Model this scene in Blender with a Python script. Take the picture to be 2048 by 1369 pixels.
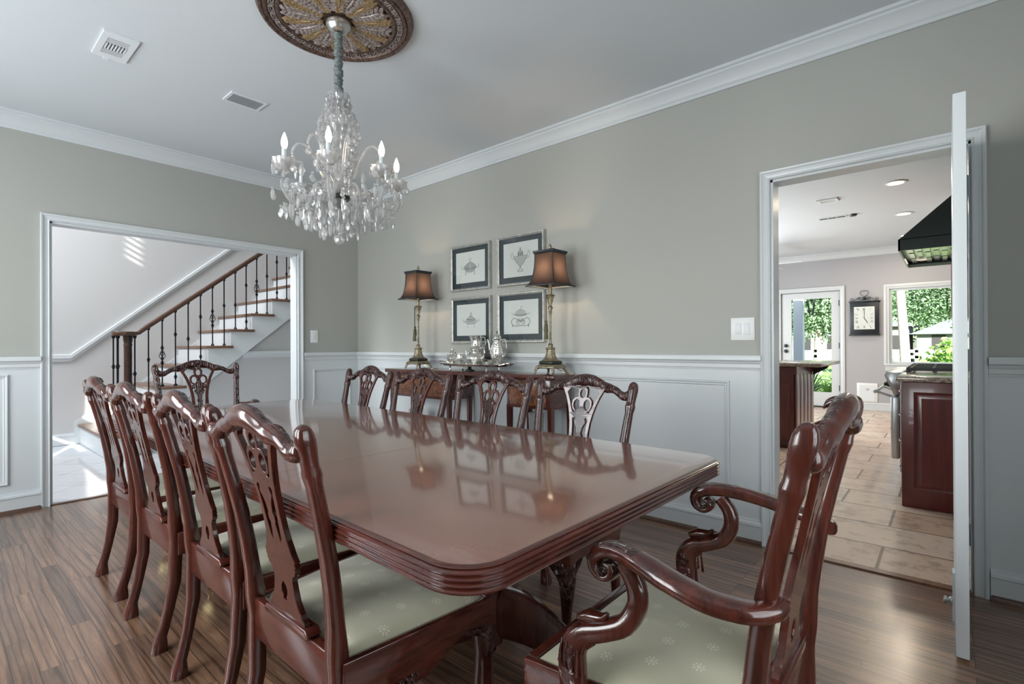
import bpy, bmesh, math, random
from math import sin, cos, pi, radians as R, sqrt, atan2
from mathutils import Vector as V, Matrix
random.seed(7)
sc = bpy.context.scene
for o in list(bpy.data.objects): bpy.data.objects.remove(o)
COL = sc.collection

# ------------------------------------------------------------------ camera
def look(yaw, pitch, roll):
    fw = V((cos(yaw)*cos(pitch), sin(yaw)*cos(pitch), sin(pitch)))
    r0 = V((sin(yaw), -cos(yaw), 0)); u0 = r0.cross(fw)
    r = r0*cos(roll)+u0*sin(roll); u = -r0*sin(roll)+u0*cos(roll)
    return fw, r, u
cd = bpy.data.cameras.new('camera'); cam = bpy.data.objects.new('camera', cd); COL.objects.link(cam)
fw, rt, up = look(2.28153556, 0.00225397, -0.00467285)
m = Matrix((rt, up, -fw)).transposed().to_4x4(); m.translation = V((4.852, -3.075, 1.127))
cam.matrix_world = m
cd.sensor_width = 36; cd.lens = 1012.085/2048*36; cd.shift_y = 4.86/2048; cd.clip_start = .05; cd.clip_end = 300
sc.camera = cam
# ------------------------------------------------------------------ world, sun, big lights, exposure
w = bpy.data.worlds.new('sky'); sc.world = w; w.use_nodes = True
nt = w.node_tree; bgn = nt.nodes['Background']
sky = nt.nodes.new('ShaderNodeTexSky'); sky.sky_type = 'NISHITA'; sky.sun_disc = False
sky.sun_elevation = R(38); sky.sun_rotation = R(200); sky.air_density = 1.2; sky.dust_density = 1.5; sky.ozone_density = 1.5
nt.links.new(sky.outputs[0], bgn.inputs[0]); bgn.inputs[1].default_value = .30
def light(name, typ, loc, energy, color=(1,1,1), target=None, size=(1,1), **k):
    d = bpy.data.lights.new(name, typ); o = bpy.data.objects.new(name, d); COL.objects.link(o)
    o.location = loc; d.energy = energy; d.color = color
    if typ == 'AREA': d.shape = 'RECTANGLE'; d.size, d.size_y = size
    if target is not None:
        o.rotation_euler = (V(target)-V(loc)).to_track_quat('-Z', 'Y').to_euler()
    for a, b in k.items(): setattr(d, a, b)
    return o
light('sun', 'SUN', (0,0,9), 22.0, (1,.95,.88), target=V((0,0,9))+V((-.42,.80,-.47)), angle=R(.6))
COOL = (.91,.965,1.0)
# daylight outside the dining room's two front windows and its two side windows (behind the camera)
light('window_daylight_1', 'AREA', (1.15,-4.36,1.45), 78, COOL, target=(1.15,0,1.45), size=(1.3,1.9))
light('window_daylight_2', 'AREA', (3.05,-4.36,1.45), 92, COOL, target=(3.05,0,1.45), size=(1.3,1.9))
light('window_daylight_3', 'AREA', (5.98,-2.3,1.45), 40, COOL, target=(0,-2.3,1.5), size=(1.5,1.9))
# foyer: tall front windows ; kitchen: side windows
light('foyer_daylight', 'AREA', (-1.45,-4.36,3.7), 235, (.93,.96,1.0), target=(-1.7,0,1.6), size=(1.8,1.6))
light('kitchen_daylight', 'AREA', (1.28,4.2,1.5), 190, (.93,.97,1.0), target=(5,4.2,1.2), size=(3.6,1.8))
sc.view_settings.view_transform = 'Standard'; sc.view_settings.look = 'None'
sc.view_settings.exposure = 0.0; sc.view_settings.gamma = 1; sc.view_settings.use_curve_mapping = False
sc.cycles.use_denoising = True
sc.cycles.max_bounces = 10; sc.cycles.diffuse_bounces = 5; sc.cycles.glossy_bounces = 4
sc.cycles.transmission_bounces = 8; sc.cycles.transparent_max_bounces = 12
sc.cycles.caustics_reflective = False; sc.cycles.caustics_refractive = False
sc.cycles.sample_clamp_indirect = 6

# ------------------------------------------------------------------ materials
def newmat(name):
    m = bpy.data.materials.new(name); m.use_nodes = True
    return m, m.node_tree, m.node_tree.nodes['Principled BSDF']
def N(nt, typ, **k):
    n = nt.nodes.new(typ)
    for a, b in k.items():
        if a.startswith('i_'): n.inputs[a[2:].replace('_', ' ')].default_value = b
        else: setattr(n, a, b)
    return n
def ramp(nt, fac, stops):
    r = nt.nodes.new('ShaderNodeValToRGB'); e = r.color_ramp.elements
    e[0].position, e[0].color = stops[0][0], (*stops[0][1], 1); e[1].position, e[1].color = stops[-1][0], (*stops[-1][1], 1)
    for p, c in stops[1:-1]:
        x = e.new(p); x.color = (*c, 1)
    nt.links.new(fac, r.inputs[0]); return r.outputs[0]
def coords(nt, scale=(1,1,1), rot=(0,0,0), kind='Object'):
    t = nt.nodes.new('ShaderNodeTexCoord'); mp = nt.nodes.new('ShaderNodeMapping')
    mp.inputs['Scale'].default_value = scale; mp.inputs['Rotation'].default_value = rot
    nt.links.new(t.outputs[kind], mp.inputs[0]); return mp.outputs[0]
def bump(nt, p, h, strength=.2, dist=.01):
    b = nt.nodes.new('ShaderNodeBump'); b.inputs['Strength'].default_value = strength; b.inputs['Distance'].default_value = dist
    nt.links.new(h, b.inputs['Height']); nt.links.new(b.outputs[0], p.inputs['Normal'])
def plain(name, c, rough=.5, metal=0, coat=0, var=.0, bs=0, scale=8, bstr=.15, **k):
    m, nt, p = newmat(name)
    p.inputs['Base Color'].default_value = (*c, 1); p.inputs['Roughness'].default_value = rough
    p.inputs['Metallic'].default_value = metal; p.inputs['Coat Weight'].default_value = coat; p.inputs['Coat Roughness'].default_value = .08
    for a, b in k.items(): p.inputs[a.replace('_', ' ')].default_value = b
    if var or bs:
        n = N(nt, 'ShaderNodeTexNoise', i_Scale=scale, i_Detail=4.0); nt.links.new(coords(nt), n.inputs['Vector'])
        if var: nt.links.new(ramp(nt, n.outputs[0], [(.3, [x*(1-var) for x in c]), (.7, [min(1, x*(1+var)) for x in c])]), p.inputs['Base Color'])
        if bs:
            n2 = N(nt, 'ShaderNodeTexNoise', i_Scale=bs, i_Detail=3.0); nt.links.new(coords(nt), n2.inputs['Vector']); bump(nt, p, n2.outputs[0], bstr)
    return m
def wood(name, dark, light_, rough, coat=0, grain=(30,2,30), bstr=.02, rot=(0,0,0), contrast=(.3,.7), carve=0, cscale=55):
    m, nt, p = newmat(name)
    c = coords(nt, grain, rot); n = N(nt, 'ShaderNodeTexNoise', i_Scale=1.6, i_Detail=8.0, i_Roughness=.65, i_Distortion=.6); nt.links.new(c, n.inputs['Vector'])
    nt.links.new(ramp(nt, n.outputs[0], [(contrast[0], dark), (contrast[1], light_)]), p.inputs['Base Color'])
    p.inputs['Roughness'].default_value = rough; p.inputs['Coat Weight'].default_value = coat; p.inputs['Coat Roughness'].default_value = .07 if coat > .9 else .06
    if coat > .9: p.inputs['Coat IOR'].default_value = 1.85
    if carve:
        v = N(nt, 'ShaderNodeTexVoronoi', i_Scale=float(cscale)); wv = N(nt, 'ShaderNodeTexWave', i_Scale=cscale*.45, i_Distortion=9.0, i_Detail=1.0)
        cc = coords(nt); nt.links.new(cc, v.inputs['Vector']); nt.links.new(cc, wv.inputs['Vector'])
        mx = N(nt, 'ShaderNodeMath', operation='ADD'); nt.links.new(v.outputs[0], mx.inputs[0]); nt.links.new(wv.outputs[0], mx.inputs[1])
        bump(nt, p, mx.outputs[0], carve, .008)
    else: bump(nt, p, n.outputs[0], bstr)
    return m
M = {}
M['wall'] = plain('greige_wall_paint', (.385,.390,.360), .6, bs=220, bstr=.05)
M['wall_foyer'] = plain('pale_grey_wall_paint', (.60,.595,.595), .6, bs=220, bstr=.05)
M['wall_kitchen'] = plain('mauve_grey_wall_paint', (.385,.385,.40), .6, bs=220, bstr=.05)
M['ceil'] = plain('ceiling_paint', (.61,.65,.675), .8, bs=180, bstr=.05)
M['trim'] = plain('white_trim_paint', (.60,.635,.65), .32, bs=60, bstr=.02)
M['white'] = plain('bright_white_paint', (.70,.74,.76), .35)
M['dark'] = plain('dark_void', (.015,.016,.018), .6)
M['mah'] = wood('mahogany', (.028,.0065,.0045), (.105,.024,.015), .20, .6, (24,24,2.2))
M['mahrail'] = wood('mahogany_rail', (.032,.007,.005), (.115,.027,.017), .22, .5, (5,5,30))
M['carved'] = wood('carved_mahogany', (.020,.007,.007), (.085,.022,.017), .26, .5, (20,20,6), carve=.9)
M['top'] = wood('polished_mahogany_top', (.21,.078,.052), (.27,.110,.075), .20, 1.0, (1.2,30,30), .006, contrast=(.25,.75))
M['burl'] = wood('burl_veneer', (.035,.010,.004), (.23,.075,.022), .22, .5, (13,13,13), contrast=(.35,.65))
M['oak'] = wood('oak_tread', (.13,.062,.035), (.25,.13,.075), .35, .2, (25,3,25))
M['cherry'] = wood('cherry_cabinet', (.06,.006,.005), (.13,.016,.012), .3, .3, (20,20,2))
M['rail'] = wood('oak_handrail', (.05,.023,.014), (.12,.055,.033), .3, .3, (25,3,25))
M['iron'] = plain('wrought_iron', (.012,.013,.018), .45, .6)
M['gold'] = plain('antique_gold', (.34,.29,.20), .36, .85, var=.5, bs=160, bstr=.5, scale=70)
M['bronze'] = plain('dark_bronze_band', (.05,.055,.045), .4, .6)
M['silver'] = plain('polished_silver', (.80,.79,.76), .10, 1, bs=70, bstr=.35)
M['steel'] = plain('brushed_steel', (.50,.52,.54), .28, 1)
M['nickel'] = plain('satin_nickel', (.52,.52,.50), .3, 1)
M['brass'] = plain('brass', (.55,.42,.22), .25, 1)
M['granite'] = plain('granite', (.30,.25,.21), .12, var=.7, scale=60)
M['plastic'] = plain('switch_plastic', (.78,.80,.80), .3)
M['grille'] = plain('grey_grille', (.33,.36,.38), .5)
M['paper'] = plain('print_paper', (.62,.66,.63), .8)
M['mat'] = plain('dark_teal_mat_board', (.012,.028,.034), .7)
M['ink'] = plain('print_ink', (.03,.035,.035), .8)
M['ink2'] = plain('print_wash', (.40,.43,.415), .8)
M['frame'] = plain('silver_leaf_frame', (.50,.50,.47), .35, .55, var=.2, bs=90, bstr=.2, scale=30)
M['sleeve'] = plain('gathered_chain_sleeve', (.13,.155,.15), .55, bs=60, bstr=.4)
M['candle'] = plain('candle_sleeve', (.55,.60,.62), .4)
M['tassel'] = plain('tassel_thread', (.13,.12,.07), .8, bs=200, bstr=.4)
M['black'] = plain('black_enamel', (.012,.018,.022), .35)
M['hood'] = plain('dark_steel_hood', (.035,.045,.045), .3, .8)
M['grass'] = plain('lawn_grass', (.20,.36,.09), .9, var=.4, scale=6)
M['leaf'] = plain('tree_leaf', (.16,.27,.15), .7, var=.3, scale=3)
M['leafb'] = plain('shrub_leaf', (.26,.48,.10), .6, var=.3, scale=8)
M['palm'] = plain('palm_leaf', (.16,.32,.14), .6, var=.3, scale=8)
M['bark'] = plain('tree_bark', (.34,.30,.27), .9, var=.3, bs=30, scale=20)
M['roof'] = plain('grey_roof', (.13,.145,.17), .8)
M['housew'] = plain('house_wall', (.17,.18,.20), .8)
M['pave'] = plain('concrete', (.5,.5,.48), .8, var=.1)
M['colw'] = plain('porch_column_paint', (.72,.77,.83), .5)

def floor_mat():
    m, nt, p = newmat('oak_strip_floor')
    c = coords(nt); b = N(nt, 'ShaderNodeTexBrick', i_Scale=1.0, offset=.37, offset_frequency=3)
    b.inputs['Brick Width'].default_value = .82; b.inputs['Row Height'].default_value = .064; b.inputs['Mortar Size'].default_value = .0011
    b.inputs['Color1'].default_value = (0,0,0,1); b.inputs['Color2'].default_value = (1,1,1,1); b.inputs['Mortar'].default_value = (.5,.5,.5,1); b.inputs['Bias'].default_value = 0
    nt.links.new(c, b.inputs['Vector'])
    sep = N(nt, 'ShaderNodeSeparateColor'); nt.links.new(b.outputs[0], sep.inputs[0])
    off = N(nt, 'ShaderNodeCombineXYZ'); mu = N(nt, 'ShaderNodeMath', operation='MULTIPLY'); mu.inputs[1].default_value = 9.
    nt.links.new(sep.outputs[0], mu.inputs[0]); nt.links.new(mu.outputs[0], off.inputs[0]); nt.links.new(mu.outputs[0], off.inputs[2])
    va = N(nt, 'ShaderNodeVectorMath', operation='ADD'); nt.links.new(coords(nt, (1.2,17,1)), va.inputs[0]); nt.links.new(off.outputs[0], va.inputs[1])
    wv = N(nt, 'ShaderNodeTexWave', i_Scale=.55, i_Distortion=16.0, i_Detail=3.0, i_Detail_Scale=.7, bands_direction='Y'); nt.links.new(va.outputs[0], wv.inputs['Vector'])
    n = N(nt, 'ShaderNodeTexNoise', i_Scale=3.0, i_Detail=8.0, i_Roughness=.7, i_Distortion=.5); nt.links.new(va.outputs[0], n.inputs['Vector'])
    g = ramp(nt, n.outputs[0], [(.25, (.085,.042,.027)), (.55, (.215,.122,.077)), (.8, (.33,.205,.138))])
    tone = ramp(nt, sep.outputs[0], [(0, (.62,.60,.58)), (1, (1.25,1.2,1.12))])
    mm = N(nt, 'ShaderNodeMix', data_type='RGBA', blend_type='MULTIPLY'); mm.inputs[0].default_value = 1; nt.links.new(g, mm.inputs[6]); nt.links.new(tone, mm.inputs[7])
    m2 = N(nt, 'ShaderNodeMix', data_type='RGBA', blend_type='MULTIPLY'); m2.inputs[0].default_value = .8
    nt.links.new(mm.outputs[2], m2.inputs[6]); nt.links.new(ramp(nt, wv.outputs[0], [(0, (.40,.36,.34)), (.22, (1,1,1)), (1, (1.1,1.1,1.1))]), m2.inputs[7])
    m3 = N(nt, 'ShaderNodeMix', data_type='RGBA'); nt.links.new(b.outputs['Fac'], m3.inputs[0]); nt.links.new(m2.outputs[2], m3.inputs[6]); m3.inputs[7].default_value = (.02,.013,.01,1)
    nt.links.new(m3.outputs[2], p.inputs['Base Color'])
    p.inputs['Roughness'].default_value = .30; p.inputs['Coat Weight'].default_value = .6; p.inputs['Coat Roughness'].default_value = .20
    bump(nt, p, wv.outputs[0], .05, .004)
    return m
def tile_mat(name, c1, c2, mortar, bw, rh, rot, ms, rough, off=.5, crack=.3):
    m, nt, p = newmat(name)
    c = coords(nt, rot=(0,0,rot)); b = N(nt, 'ShaderNodeTexBrick', i_Scale=1.0, offset=off)
    b.inputs['Brick Width'].default_value = bw; b.inputs['Row Height'].default_value = rh; b.inputs['Mortar Size'].default_value = ms
    b.inputs['Color1'].default_value = (*c1,1); b.inputs['Color2'].default_value = (*c2,1); b.inputs['Mortar'].default_value = (*mortar,1)
    nt.links.new(c, b.inputs['Vector'])
    n = N(nt, 'ShaderNodeTexNoise', i_Scale=7.0, i_Detail=8.0, i_Roughness=.7); nt.links.new(c, n.inputs['Vector'])
    mm = N(nt, 'ShaderNodeMix', data_type='RGBA', blend_type='MULTIPLY'); mm.inputs[0].default_value = crack
    nt.links.new(b.outputs[0], mm.inputs[6]); nt.links.new(ramp(nt, n.outputs[0], [(.38, (.45,.42,.40)), (.5, (1,1,1)), (.8, (1,1,1))]), mm.inputs[7])
    nt.links.new(mm.outputs[2], p.inputs['Base Color']); p.inputs['Roughness'].default_value = rough
    bump(nt, p, n.outputs[0], .06, .004)
    return m
M['floor'] = floor_mat()
M['trav'] = tile_mat('travertine_tile', (.56,.40,.29), (.68,.53,.41), (.22,.15,.11), .61, .405, 0, .008, .24, crack=.6)
M['marble'] = tile_mat('white_marble_tile', (.66,.68,.72), (.72,.74,.77), (.40,.42,.46), .40, .40, R(45), .003, .08, 0, .12)

def fabric():
    m, nt, p = newmat('sage_rosette_fabric')
    s = .082
    tc = N(nt, 'ShaderNodeTexCoord'); sx = N(nt, 'ShaderNodeSeparateXYZ'); nt.links.new(tc.outputs['Object'], sx.inputs[0])
    def mth(op, a, b=None):
        n = N(nt, 'ShaderNodeMath', operation=op)
        for i, v in enumerate((a, b)):
            if v is None: continue
            if isinstance(v, (int, float)): n.inputs[i].default_value = v
            else: nt.links.new(v, n.inputs[i])
        return n.outputs[0]
    X, Y = mth('DIVIDE', sx.outputs[0], s), mth('DIVIDE', sx.outputs[1], s*1.0)
    row = mth('FLOOR', Y); sh = mth('MULTIPLY', mth('FLOORED_MODULO', row, 2.0), .5)
    fx = mth('SUBTRACT', mth('FRACT', mth('ADD', X, sh)), .5); fy = mth('SUBTRACT', mth('FRACT', Y), .5)
    r = mth('SQRT', mth('ADD', mth('MULTIPLY', fx, fx), mth('MULTIPLY', fy, fy))); th = mth('ARCTAN2', fy, fx)
    pet = mth('ADD', .125, mth('MULTIPLY', mth('COSINE', mth('MULTIPLY', th, 8.0)), .05))
    mask = mth('LESS_THAN', r, pet)
    hole = mth('GREATER_THAN', mth('ABSOLUTE', mth('SUBTRACT', r, .07)), .018); mask = mth('MULTIPLY', mask, hole)
    mx = N(nt, 'ShaderNodeMix', data_type='RGBA'); nt.links.new(mth('MULTIPLY', mask, .75), mx.inputs[0])
    mx.inputs[6].default_value = (.46,.435,.31,1); mx.inputs[7].default_value = (.70,.66,.52,1)
    nt.links.new(mx.outputs[2], p.inputs['Base Color']); p.inputs['Roughness'].default_value = .62; p.inputs['Sheen Weight'].default_value = .3
    n = N(nt, 'ShaderNodeTexNoise', i_Scale=9.0, i_Detail=3.0); nt.links.new(tc.outputs['Object'], n.inputs['Vector']); bump(nt, p, n.outputs[0], .25, .02)
    return m
M['fabric'] = fabric()
def shade_mat():
    m, nt, p = newmat('brown_silk_shade')
    out = nt.nodes['Material Output']
    n = N(nt, 'ShaderNodeTexNoise', i_Scale=1.0, i_Detail=4.0); nt.links.new(coords(nt, (300,300,40)), n.inputs['Vector'])
    col = ramp(nt, n.outputs[0], [(.3, (.024,.015,.013)), (.7, (.060,.040,.033))])
    nt.links.new(col, p.inputs['Base Color']); p.inputs['Roughness'].default_value = .7
    t = N(nt, 'ShaderNodeBsdfTranslucent'); t.inputs[0].default_value = (.058,.040,.034,1)
    a = N(nt, 'ShaderNodeMixShader'); a.inputs[0].default_value = .5
    nt.links.new(p.outputs[0], a.inputs[1]); nt.links.new(t.outputs[0], a.inputs[2]); nt.links.new(a.outputs[0], out.inputs[0])
    return m
M['shade'] = shade_mat()
M['lining'] = plain('shade_lining', (.85,.80,.70), .7)
def emis(name, c, s):
    m, nt, p = newmat(name); p.inputs['Base Color'].default_value = (*c,1); p.inputs['Emission Color'].default_value = (*c,1); p.inputs['Emission Strength'].default_value = s
    return m
M['bulb'] = emis('lit_candle_bulb', (1,.78,.50), 14)
M['canlight'] = emis('lit_recessed_lamp', (1,.88,.62), 2.2)
def glassy(name, base=.08, rough=.0, tint=(1,1,1), refr=0, frost=0, flat=False):
    m, nt, p = newmat(name); nt.nodes.remove(p); out = nt.nodes['Material Output']
    tr = N(nt, 'ShaderNodeBsdfTransparent'); tr.inputs[0].default_value = (*tint,1)
    gl = N(nt, 'ShaderNodeBsdfGlossy'); gl.inputs['Roughness'].default_value = rough; gl.inputs[0].default_value = (1,1,1,1)
    lw = N(nt, 'ShaderNodeFresnel'); lw.inputs[0].default_value = 1.5
    if flat:
        g_ = N(nt, 'ShaderNodeNewGeometry'); mr = N(nt, 'ShaderNodeMapRange'); mr.inputs[3].default_value = 1.5; mr.inputs[4].default_value = 1/1.5
        nt.links.new(g_.outputs['Backfacing'], mr.inputs[0]); nt.links.new(mr.outputs[0], lw.inputs[0])
    ad = N(nt, 'ShaderNodeMath', operation='ADD', use_clamp=True); ad.inputs[1].default_value = base; nt.links.new(lw.outputs[0], ad.inputs[0])
    mx = N(nt, 'ShaderNodeMixShader'); nt.links.new(ad.outputs[0], mx.inputs[0]); nt.links.new(tr.outputs[0], mx.inputs[1]); nt.links.new(gl.outputs[0], mx.inputs[2])
    last = mx
    if refr:
        g = N(nt, 'ShaderNodeBsdfGlass'); g.inputs['IOR'].default_value = 1.52; g.inputs['Roughness'].default_value = 0
        m2 = N(nt, 'ShaderNodeMixShader'); m2.inputs[0].default_value = refr; nt.links.new(last.outputs[0], m2.inputs[1]); nt.links.new(g.outputs[0], m2.inputs[2]); last = m2
    if frost:
        df = N(nt, 'ShaderNodeBsdfDiffuse'); df.inputs[0].default_value = (.95,.95,.96,1); tl = N(nt, 'ShaderNodeBsdfTranslucent'); tl.inputs[0].default_value = (.95,.95,.96,1)
        m4 = N(nt, 'ShaderNodeMixShader'); nt.links.new(df.outputs[0], m4.inputs[1]); nt.links.new(tl.outputs[0], m4.inputs[2])
        m3 = N(nt, 'ShaderNodeMixShader'); m3.inputs[0].default_value = frost; nt.links.new(last.outputs[0], m3.inputs[1]); nt.links.new(m4.outputs[0], m3.inputs[2]); last = m3
    nt.links.new(last.outputs[0], out.inputs[0]); return m
M['pane'] = glassy('window_pane', 0.0, flat=True)
M['picglass'] = glassy('picture_glass', .015, flat=True)
M['crystal'] = glassy('lead_crystal', .06, .0, (1,1,1), refr=.30, frost=.27)
M['cutglass'] = glassy('cut_glass', .16, .05, (.93,.95,.97), refr=.3, frost=.2)
def medallion_mat(name, c1, c2, sc_):
    m, nt, p = newmat(name)
    v = N(nt, 'ShaderNodeTexNoise', i_Scale=sc_, i_Detail=3.0); nt.links.new(coords(nt), v.inputs['Vector'])
    nt.links.new(ramp(nt, v.outputs[0], [(.35, c1), (.6, c2)]), p.inputs['Base Color']); p.inputs['Roughness'].default_value = .4; p.inputs['Metallic'].default_value = .3
    bump(nt, p, v.outputs[0], .5, .01); return m
M['medback'] = medallion_mat('umber_glaze', (.05,.028,.018), (.16,.10,.08), 60)
M['medsilver'] = medallion_mat('silvered_leaf', (.17,.125,.105), (.46,.40,.38), 90)
M['medgold'] = medallion_mat('gilded_leaf', (.20,.125,.055), (.40,.285,.155), 90)

# ------------------------------------------------------------------ mesh helpers
def bm_(): return bmesh.new()
def box(bm, x0, x1, y0, y1, z0, z1, mi=0):
    vs = [bm.verts.new((x, y, z)) for x in (x0, x1) for y in (y0, y1) for z in (z0, z1)]
    for f in ((0,1,3,2),(4,6,7,5),(0,4,5,1),(2,3,7,6),(0,2,6,4),(1,5,7,3)):
        fc = bm.faces.new([vs[i] for i in f]); fc.material_index = mi
    return vs
def bevel(bm, w=.004, seg=2, ang=40):
    bmesh.ops.recalc_face_normals(bm, faces=bm.faces)
    es = [e for e in bm.edges if len(e.link_faces) == 2 and e.calc_face_angle(0) > R(ang)]
    bmesh.ops.bevel(bm, geom=es, offset=w, segments=seg, affect='EDGES', profile=.5, clamp_overlap=True)
def lathe(bm, prof, n=24, c=(0,0,0), flute=None, mi=0, sx=1, sy=1):
    rings = []
    for r, z in prof:
        ring = []
        for i in range(n):
            a = 2*pi*i/n; k = 1 if not flute else 1+flute[1]*cos(a*flute[0])
            ring.append(bm.verts.new((c[0]+r*k*cos(a)*sx, c[1]+r*k*sin(a)*sy, c[2]+z)))
        rings.append(ring)
    for a, b in zip(rings, rings[1:]):
        for i in range(n):
            f = bm.faces.new((a[i], a[(i+1)%n], b[(i+1)%n], b[i])); f.material_index = mi
    if prof[0][0] > 1e-4: bm.faces.new(rings[0][::-1]).material_index = mi
    if prof[-1][0] > 1e-4: bm.faces.new(rings[-1]).material_index = mi
    return rings
def sweep(bm, pts, rad, n=8, ref=(0,0,1), sq=2.0, closed=False, caps=True, mi=0, twist=0):
    """sections (a,b): a along side (perp. to ref), b along the other; sq = superellipse exponent"""
    pts = [V(p) for p in pts]; L = len(pts); rings = []; prev = None
    for i, p in enumerate(pts):
        if closed: t = pts[(i+1)%L]-pts[(i-1)%L]
        else: t = pts[min(i+1, L-1)]-pts[max(i-1, 0)]
        t.normalize(); rf = V(ref[i]) if isinstance(ref, list) else V(ref)
        s = t.cross(rf)
        if s.length < .15:
            s = (prev-t*prev.dot(t)) if i and prev is not None else t.cross(V((1,0,0)))
            if s.length < 1e-3: s = t.cross(V((1,0,0)))
        s.normalize(); prev = s; u = s.cross(t)
        r = rad[i] if isinstance(rad, list) else rad
        a, b = r if isinstance(r, tuple) else (r, r)
        ring = []
        for k in range(n):
            th = 2*pi*(k+.5)/n+twist*i; cx, sx_ = cos(th), sin(th)
            e = 2/sq
            x = math.copysign(abs(cx)**e, cx)*a; y = math.copysign(abs(sx_)**e, sx_)*b
            ring.append(bm.verts.new(p+s*x+u*y))
        rings.append(ring)
    m = L if closed else L-1
    for i in range(m):
        A, B = rings[i], rings[(i+1)%L]
        for k in range(n):
            f = bm.faces.new((A[k], A[(k+1)%n], B[(k+1)%n], B[k])); f.material_index = mi
    if caps and not closed:
        bm.faces.new(rings[0][::-1]).material_index = mi; bm.faces.new(rings[-1]).material_index = mi
    return rings
def smoothpts(pts, k=4, closed=False):
    """Catmull-Rom through points of any dimension"""
    P = [tuple(p) for p in pts]; n = len(P); out = []
    rng = range(n) if closed else range(n-1)
    for i in rng:
        p0 = P[(i-1)%n] if closed or i else P[0]; p1 = P[i]; p2 = P[(i+1)%n]; p3 = P[(i+2)%n] if closed or i+2 < n else P[-1]
        for j in range(k):
            t = j/k
            out.append(tuple(.5*((2*b)+(c-a)*t+(2*a-5*b+4*c-d)*t*t+(-a+3*b-3*c+d)*t**3) for a, b, c, d in zip(p0, p1, p2, p3)))
    if not closed: out.append(P[-1])
    return out
def ssweep(bm, rows, k=4, **kw):
    """rows: (x,y,z,a,b) smoothed"""
    s = smoothpts(rows, k); return sweep(bm, [r[:3] for r in s], [(r[3], r[4]) for r in s], **kw)
def prism(bm, poly, axis, d0, d1, mi=0):
    """poly of 2D points extruded along axis ('x','y','z')"""
    def mk(p, d):
        return {'x': (d, p[0], p[1]), 'y': (p[0], d, p[1]), 'z': (p[0], p[1], d)}[axis]
    a = [bm.verts.new(mk(p, d0)) for p in poly]; b = [bm.verts.new(mk(p, d1)) for p in poly]
    n = len(poly)
    bm.faces.new(a).material_index = mi; bm.faces.new(b[::-1]).material_index = mi
    for i in range(n): bm.faces.new((a[i], b[i], b[(i+1)%n], a[(i+1)%n])).material_index = mi
def curve2d(splines, ext, bev=.0):
    """splines of 2D points (outer + holes) -> filled bmesh in local XY, thickness z"""
    c = bpy.data.curves.new('tmp', 'CURVE'); c.dimensions = '2D'; c.fill_mode = 'BOTH'; c.extrude = ext; c.bevel_depth = bev; c.bevel_resolution = 1
    for s in splines:
        sp = c.splines.new('POLY'); sp.points.add(len(s)-1); sp.use_cyclic_u = True
        for i, p in enumerate(s): sp.points[i].co = (p[0], p[1], 0, 1)
    o = bpy.data.objects.new('tmp', c); COL.objects.link(o); bpy.context.view_layer.update()
    dg = bpy.context.evaluated_depsgraph_get(); me = bpy.data.meshes.new_from_object(o.evaluated_get(dg))
    bm = bmesh.new(); bm.from_mesh(me); bpy.data.objects.remove(o); bpy.data.curves.remove(c); bpy.data.meshes.remove(me)
    bmesh.ops.remove_doubles(bm, verts=bm.verts, dist=1e-5)
    return bm
def obj(name, bm, mats, parent=None, smooth=True, sharp=38, label=None, world=True):
    me = bpy.data.meshes.new(name); bmesh.ops.recalc_face_normals(bm, faces=bm.faces); bm.to_mesh(me); bm.free()
    if not isinstance(mats, (list, tuple)): mats = [mats]
    for m_ in mats: me.materials.append(M[m_] if isinstance(m_, str) else m_)
    if smooth:
        for p in me.polygons: p.use_smooth = True
        me.set_sharp_from_angle(angle=R(sharp))
    o = bpy.data.objects.new(name, me); COL.objects.link(o)
    if parent is not None:
        o.parent = parent
        if parent.type == 'EMPTY' and world: o.location = -parent.location
    if label: o['label'] = label
    return o
def thing(name, label, cat, loc=(0,0,0), rz=0, group=None):
    o = bpy.data.objects.new(name, None); o.empty_display_size = .1; COL.objects.link(o); o.location = loc; o.rotation_euler.z = rz
    o['label'] = label; o['category'] = cat
    if group: o['group'] = group
    return o
def single(o, label, cat, group=None, kind=None):
    """a thing that is one mesh: origin moved to its base"""
    vs = [v.co for v in o.data.vertices]
    c = V(((min(v.x for v in vs)+max(v.x for v in vs))/2, (min(v.y for v in vs)+max(v.y for v in vs))/2, min(v.z for v in vs)))
    o.data.transform(Matrix.Translation(-c)); o.location = o.location+c
    o['label'] = label; o['category'] = cat
    if group: o['group'] = group
    if kind: o['kind'] = kind
    return o
def struct(name, bm, mats, parent=None, smooth=False, label=None):
    o = obj(name, bm, mats, parent, smooth=smooth)
    if parent is None: o['kind'] = 'structure'
    if label: o['label'] = label
    return o
def dup(root, loc, rz, label=None, group=None):
    r = root.copy(); COL.objects.link(r); r.location = loc; r.rotation_euler = (0,0,rz)
    if label: r['label'] = label
    if group: r['group'] = group
    for ch in list(root.children):
        c = ch.copy(); COL.objects.link(c); c.parent = r
        for g in ch.children:
            d = g.copy(); COL.objects.link(d); d.parent = c
    return r
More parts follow.
